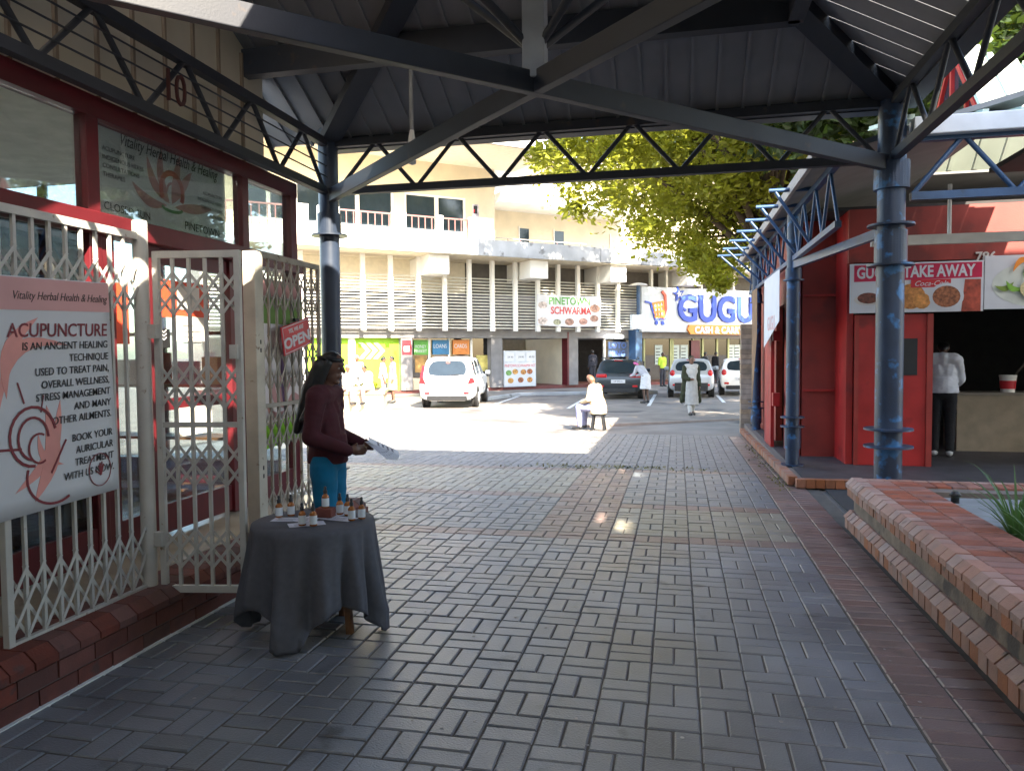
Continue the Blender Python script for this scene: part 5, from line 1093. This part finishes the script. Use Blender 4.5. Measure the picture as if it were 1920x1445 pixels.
        m_ = MB(); m_.tube([hp(.074 * math.cos(a), -.01 + .084 * math.sin(a), .075 - .012 * math.sin(a)) for a in [i * math.pi / 12 for i in range(-3, 28)]], .016 * k, 8); m_ = m_.build('headband', BLACK, t); m_.data.transform(Mp)
    return t, J, Mp
FC = Vector((math.cos(R(YAW)), math.sin(R(YAW)), 0))           # the photographer's right
FA = Vector((-math.sin(R(YAW)), math.cos(R(YAW)), 0))          # the photographer's forward
def gp0(px, py): 
    p = atZ(px, py, 0); 
    for _ in range(4): p = atZ(px, py, gz(p.y))
    return tuple(p)
W_, WJ, WM = person('woman in maroon jersey and blue trousers handing out leaflets', gp0(620, 1106), FC - FA * .12, 1.61,
    dict(elR=(.215, -.04, 1.12), wrR=(.17, .2, 1.03), hdR=(.12, .29, 1.03), elL=(-.215, -.02, 1.12), wrL=(-.12, .22, 1.03), hdL=(-.06, .31, 1.04), chest=(0, -.02, 1.28), anR=(.09, -.0, .09), toeR=(.1, .15, .035), anL=(-.09, -.06, .09), toeL=(-.1, .1, .035)),
    top=(.055, .008, .014), bottom=(.0, .13, .26), hair='long', voxel=.011, hem=.92, detail=True, fat=.9, skin=M('skin_warm', (.13, .06, .038), .45, 0, .1, 8))
fl = thing('flyers', 'fanned white printed flyers held out by the woman in maroon', 'flyers', tuple(WM @ (WJ['hdR'])))
for i in range(6):
    Mf = WM @ Matrix.Translation((.05, .33, 1.0 + .004 * i)) @ Matrix.Rotation(R(-30), 4, 'X') @ Matrix.Rotation(R(-26 + i * 10), 4, 'Z')
    o = part('flyer', LEAF, fl, -.055, .055, -.03, .19, 0, .0015, Mf)
    for q in range(4): part('print_block', M('flyer_ink', (.12, .12, .22), .6) if 'flyer_ink' not in bpy.data.materials else bpy.data.materials['flyer_ink'], o, -.04, .04 - .01 * (q % 2), .03 + .035 * q, .045 + .035 * q, .0016, .0022, Mf)
bm_ = garm = None
SIT = dict(pelvis=(0, 0, .5), waist=(0, .03, .63), chest=(0, .08, .83), neck=(0, .12, 1.0), head=(0, .18, 1.12), shR=(.18, .08, .93), shL=(-.18, .08, .93), elR=(.23, .12, .68), elL=(-.23, .12, .68), wrR=(.15, .33, .62), wrL=(-.15, .33, .62), hdR=(.12, .4, .58), hdL=(-.12, .4, .58),
           hipR=(.1, .02, .48), hipL=(-.1, .02, .48), knR=(.16, .42, .5), knL=(-.16, .42, .5), anR=(.15, .45, .09), anL=(-.17, .38, .09), toeR=(.16, .6, .035), toeL=(-.19, .53, .035))
sp_ = Vector(gp0(1122, 806))
person('bald man in cream jacket sitting on a black stool', tuple(sp_), -FC * .8 + FA * .6, 1.72, SIT, top=(.55, .42, .26), bottom=(.2, .2, .3), hair=None, skin=SK2, voxel=.018, hem=.36, fat=1.15)
so2 = thing('plastic_stool', 'low black plastic stool under the man in the cream jacket', 'stool', tuple(sp_))
MB().lathe(sp_, [(.16, .33), (.175, .34), (.175, .37), (.14, .385)], 20).build('seat', BLACK, so2)
for a in (45, 135, 225, 315): d = Vector((math.cos(R(a)), math.sin(R(a)), 0)); MB().bar(sp_ + d * .2, sp_ + d * .14 + Vector((0, 0, .34)), .05, .03, d).build('leg', BLACK, so2)
person('woman in long green coat and pale dress walking across the car park', gp0(1296, 779), -FA + FC * .1, 1.62, dict(elR=(.24, .02, 1.1), wrR=(.12, .16, 1.05), hdR=(.05, .2, 1.05), knR=(.09, .08, .5), anR=(.09, .16, .1), toeR=(.1, .31, .06), anL=(-.09, -.16, .1), toeL=(-.1, -.02, .035), knL=(-.09, -.02, .5)), top=(.5, .47, .42), bottom=(.5, .47, .42), skirt=((.4, .37, .33), .3), hair='short', hat=(.03, .04, .02), voxel=.018, coat=((.028, .032, .012), .42), skin=SK2)
BEND = dict(waist=(0, .06, 1.07), chest=(0, .22, 1.22), neck=(0, .36, 1.31), head=(0, .46, 1.4), shR=(.17, .28, 1.28), shL=(-.17, .28, 1.28), elR=(.2, .4, 1.03), elL=(-.2, .4, 1.03), wrR=(.16, .58, .98), wrL=(-.16, .58, .98), hdR=(.15, .66, .98), hdL=(-.15, .66, .98))
person('woman in pink headscarf and white skirt leaning into the open car', gp0(1211, 756), -FC * .6 + FA * .75, 1.6, BEND, top=(.42, .42, .46), bottom=None, skirt=((.6, .6, .62), .52), hair='short', hat=(.6, .12, .3), voxel=.02)
HOTG = 'people by the bank planter'
person('person in white shirt and pinkish trousers standing by the bank planter', gp0(719, 757), FA * .2 + FC, 1.66, None, top=(.7, .68, .64), bottom=(.4, .26, .24), sleeve='short', voxel=.02, skin=SK2)
p5, J5, M5 = person('woman in mauve top with a grey bag beside the white shirted person', gp0(737, 755), -FC * .8 - FA * .3, 1.68, dict(wrR=(.27, .08, .87), hdR=(.28, .1, .8)), top=(.28, .18, .24), bottom=None, skirt=((.35, .3, .15), .45), hair='short', voxel=.02, skin=SK2)
bg = thing('shoulder_bag', 'grey cloth bag hanging from the hand of the woman in mauve', 'bag', tuple(M5 @ Vector((.28, .1, .4))))
m_ = MB(); m_.box(.1, .42, .02, .18, .36, .72, M5); m_.build('bag', cloth((.16, .17, .15)), bg, bevel=.04); MB().tube([M5 @ Vector(p) for p in ((.16, .1, .71), (.24, .1, .82), (.32, .1, .82), (.38, .1, .71))], .012, 6).build('strap', cloth((.1, .1, .1)), bg)
# the bench-high planter they sit on
q0, q1 = Vector(gp0(600, 771)), Vector(gp0(719, 769)); d_ = (q1 - q0).normalized(); nq = Vector((-d_.y, d_.x, 0))
bpn = thing('bank_planter', 'low cream walled planter used as a bench outside the bank', 'planter', tuple((q0 + q1) / 2)); QM = Matrix((d_, nq, Vector((0, 0, 1)))).transposed().to_4x4(); QM.translation = q0; ql = (q1 - q0).length
part('wall', M('planter_cream', (.5, .42, .3), .8), bpn, -1, ql, 0, 2.0, -.03, .5, QM); part('coping', M('planter_cope', (.5, .36, .2), .7), bpn, -1.05, ql + .05, -.05, 2.05, .5, .6, QM, .01); part('soil', SOIL, bpn, -.9, ql - .2, .45, 1.8, .6, .64, QM)
GC = M('ground_cover', (.3, .36, .03), .6, 0, .3, 8, tl=(.3, .35, .02)); m_ = MB()
for i in range(700):
    p = QM @ Vector((random.uniform(.1, ql - .3), random.uniform(.5, 1.7), .62 + random.uniform(0, .2))); a = Vector((random.uniform(-1, 1), random.uniform(-1, 1), random.uniform(-.3, 1))).normalized() * .09; b = a.cross(Vector((.3, .5, .8))).normalized() * .04; m_.add([p - a, p + b, p + a, p - b], [(0, 1, 2, 3)])
o = m_.build('ground_cover', GC); tag(o, 'bright yellow green ground cover filling the bank planter', 'plants', kind='stuff')
for k_, (u, y_, s_, f_, c_, hh) in enumerate(((ql - 1.05, .15, 'person in white top and white cap sitting on the bank planter edge', -FA, (.72, .7, .66), (.6, .58, .55)), (ql - .45, .15, 'person in loose white shirt sitting nearest the end of the bank planter', -FA * .7 - FC * .5, (.75, .73, .7), None))):
    p = QM @ Vector((u, y_, .6 - .4)); person(s_, tuple(p), f_, 1.68, SIT, top=c_, bottom=(.25, .2, .2), voxel=.02, skin=SK2, hat=hh, hair='short', hem=.4)
person('man in beige top and pale cap standing behind the bank planter', gp0(671, 754), -FA, 1.7, None, top=(.4, .34, .26), bottom=(.1, .1, .1), hat=(.6, .56, .5), voxel=.02, skin=SK2)
pg = FO + FU * fu(1214, .8) + FN * 2.0
vg, Jg, Mg_ = person('guard in a yellow green safety vest outside the supermarket', (pg.x, pg.y, FAR - .015), FN, 1.72, None, top=(.45, .6, .05), bottom=(.03, .03, .04), voxel=.022, sleeve='short')
for px, py_, v, lab, c_ in ((1111, 0, .4, 'person in dark clothes standing in the dark shop doorway', (.02, .02, .03)), (1322, 0, 1.2, 'person in charcoal top passing the supermarket windows', (.05, .05, .05)), (1342, 0, .8, 'person in black jacket by the supermarket entrance', (.015, .015, .018))):
    q_ = FO + FU * fu(px, v) + FN * v; person(lab, (q_.x, q_.y, -.02 if v < .5 else FAR - .015), FU if px != 1111 else -FN, 1.72, None, top=c_, bottom=(.03, .03, .04), voxel=.022)
person('person in white long sleeved top and black trousers at the take away counter', (3.63, 11.5, kb), FA * .9 + FC * .5, 1.66, dict(chest=(0, .05, 1.27), head=(0, .09, 1.55), elR=(.23, .08, 1.1), wrR=(.18, .28, 1.02), hdR=(.17, .36, 1.02), elL=(-.23, .08, 1.1), wrL=(-.18, .28, 1.02), hdL=(-.17, .36, 1.02)), top=(.55, .56, .6), bottom=(.012, .012, .014), shoe=M('shoe_white', (.5, .5, .5), .5), voxel=.013, fat=1.1)
# ================= trees
BARK = M('bark', (.09, .06, .04), .9, 0, .35, 12, .6, 40)
LEAF1 = M('leaf_green', (.27, .28, .025), .5, 0, .55, .7, tl=(.36, .37, .03)); LEAF2 = M('leaf_deep', (.035, .065, .016), .45, 0, .35, 1.5, tl=(.06, .09, .01))
def tree(label, base, top_, cen, rad, nclump, nleaf, size, mat, seed, test=None, extra=()):
    rnd = random.Random(seed); t = thing('broadleaf_tree', label, 'tree', base); base = Vector(base); top_ = Vector(top_); cen = Vector(cen)
    m_ = MB(); P = [base.lerp(top_, q / 5) + Vector((rnd.uniform(-.12, .12), rnd.uniform(-.12, .12), 0)) * (q > 0) for q in range(6)]; m_.tube(P, [.34 - .035 * q for q in range(6)], 12); tr = m_.build('trunk', BARK, t)
    cl_ = []
    while len(cl_) < nclump:
        v = Vector((rnd.uniform(-1, 1), rnd.uniform(-1, 1), rnd.uniform(-1, 1)))
        if v.length > 1 or v.length < .35: continue
        c = cen + Vector((v.x * rad[0], v.y * rad[1], v.z * rad[2]))
        if test and not test(c): continue
        cl_.append((c, rnd.uniform(.38, .9)))
    cl_ += [(Vector(c), r) for c, r in extra]
    for c, r in cl_[::9]:
        s = P[rnd.randint(3, 5)]; mid = s.lerp(c, .5) + Vector((0, 0, rnd.uniform(.1, .6))); MB().tube([s, s.lerp(mid, .5) + Vector((0, 0, .15)), mid, mid.lerp(c, .6), c], [.11, .085, .06, .035, .012], 7).build('limb', BARK, tr)
    V = []; F = []
    for c, r in cl_:
        for i in range(nleaf):
            p = c + Vector((rnd.gauss(0, .44), rnd.gauss(0, .44), rnd.gauss(0, .32))) * r
            ax = Vector((rnd.gauss(0, 1), rnd.gauss(0, 1), rnd.gauss(-.2, .6))).normalized(); sd_ = ax.cross(Vector((rnd.gauss(0, .6), rnd.gauss(0, .6), 1))).normalized(); nn_ = ax.cross(sd_)
            l = size * rnd.uniform(.6, 1.2); n = len(V)
            V += [p, p + ax * l * .45 + sd_ * l * .3 + nn_ * l * .08, p + ax * l - nn_ * l * .08, p + ax * l * .45 - sd_ * l * .3 + nn_ * l * .08]; F += [(n, n + 1, n + 2), (n, n + 2, n + 3)]
    me = bpy.data.meshes.new('crown'); me.from_pydata(V, [], F); me.materials.append(mat); put(bpy.data.objects.new('crown', me), t)
    return t
def pxof(c):
    v = CR.transposed() @ (Vector(c) - Vector((0, 0, EYE))); return 960 - FPX * v.x / v.z, 722.5 + FPX * v.y / v.z
OUT = [(960, 255), (1010, 330), (1060, 395), (1130, 425), (1200, 455), (1250, 475), (1290, 510), (1340, 540), (1400, 500), (1460, 440), (1560, 380), (1700, 330)]
def below(c):
    x, y = pxof(c)
    if x < 985: return False
    for (a, b), (c_, d) in zip(OUT, OUT[1:]):
        if a <= x <= c_: return y < b + (d - b) * (x - a) / (c_ - a) - 22
    return True
def cp(px, py, zc): r = ray(px, py); return Vector((0, 0, EYE)) + r * zc
tree('large spreading yellow green tree overhanging the car park', tuple(cp(1478, 762, 20.5).xy) + (FAR - .05,), cp(1440, 330, 20.5), cp(1310, 130, 22), (5.8, 6, 6.6), 560, 180, .215, LEAF1, 3, below, [(cp(1335, 515, 20), .4), (cp(1350, 530, 20), .35), (cp(1300, 480, 20), .45), (cp(1010, 290, 20.5), .4), (cp(1080, 390, 20.5), .4)])
tree('dark green tree rising behind the red kiosk roof', tuple(cp(1800, 745, 16.8).xy) + (FAR - .05,), cp(1800, 250, 16.4), cp(1790, 40, 15.6), (4.8, 3.6, 4.6), 230, 150, .26, LEAF2, 5, None, [(Vector((random.uniform(1.9, 4.8), random.uniform(12.8, 16.6), random.uniform(5.9, 8))), .7) for _ in range(55)])  # extra clumps over the kiosk roof, out of view, added to shade the car park
tree('yellow green tree behind the glazed kiosk lantern', tuple(cp(1900, 720, 22).xy) + (FAR - .05,), cp(1890, 250, 21), cp(1900, 60, 20), (4, 3, 4.2), 170, 140, .24, LEAF1, 8)
tree('tall green tree beyond the car park end of the kiosks', tuple(cp(1640, 720, 29).xy) + (FAR - .05,), cp(1640, 330, 29), cp(1630, 180, 29), (4.8, 5, 5.5), 200, 130, .3, LEAF2, 11)
m_ = MB()
for i in range(230):
    x, y = random.uniform(-2.7, 1.1), random.uniform(1.5, 9) ; r_ = random.uniform(.004, .011); m_.lathe((x, y, .0018), [(r_, 0), (r_ * .8, .0012)], 7)
o = m_.build('gum_spots', M('gum', (.3, .29, .28), .8, 0, .5, 3)); tag(o, 'trodden gum spots and specks on the grey paving', 'litter', kind='stuff')
# fallen leaves and weeds where the paving changes
m_ = MB()
for i in range(260):
    x = random.gauss(-1.0, .7); y = random.gauss(10.55, .12); p = Vector((x, y, gz(y) + .006)); a = Vector((random.uniform(-1, 1), random.uniform(-1, 1), random.uniform(.0, .5))).normalized() * random.uniform(.02, .05); b = a.cross(Vector((0, 0, 1))).normalized() * .012; m_.add([p - a, p + b, p + a, p - b], [(0, 1, 2, 3)])
for i in range(160):
    x = random.gauss(1.22, .06); y = random.uniform(8.9, 14); p = Vector((x, y, gz(y) + .008)); a = Vector((random.uniform(-1, 1), random.uniform(-1, 1), .3)).normalized() * random.uniform(.015, .035); b = a.cross(Vector((0, 0, 1))).normalized() * .012; m_.add([p - a, p + b, p + a, p - b], [(0, 1, 2, 3)])
o = m_.build('leaf_litter', M('litter', (.16, .14, .04), .8, 0, .5, 30)); tag(o, 'scattered leaf litter and weeds on the paving', 'litter', kind='stuff')
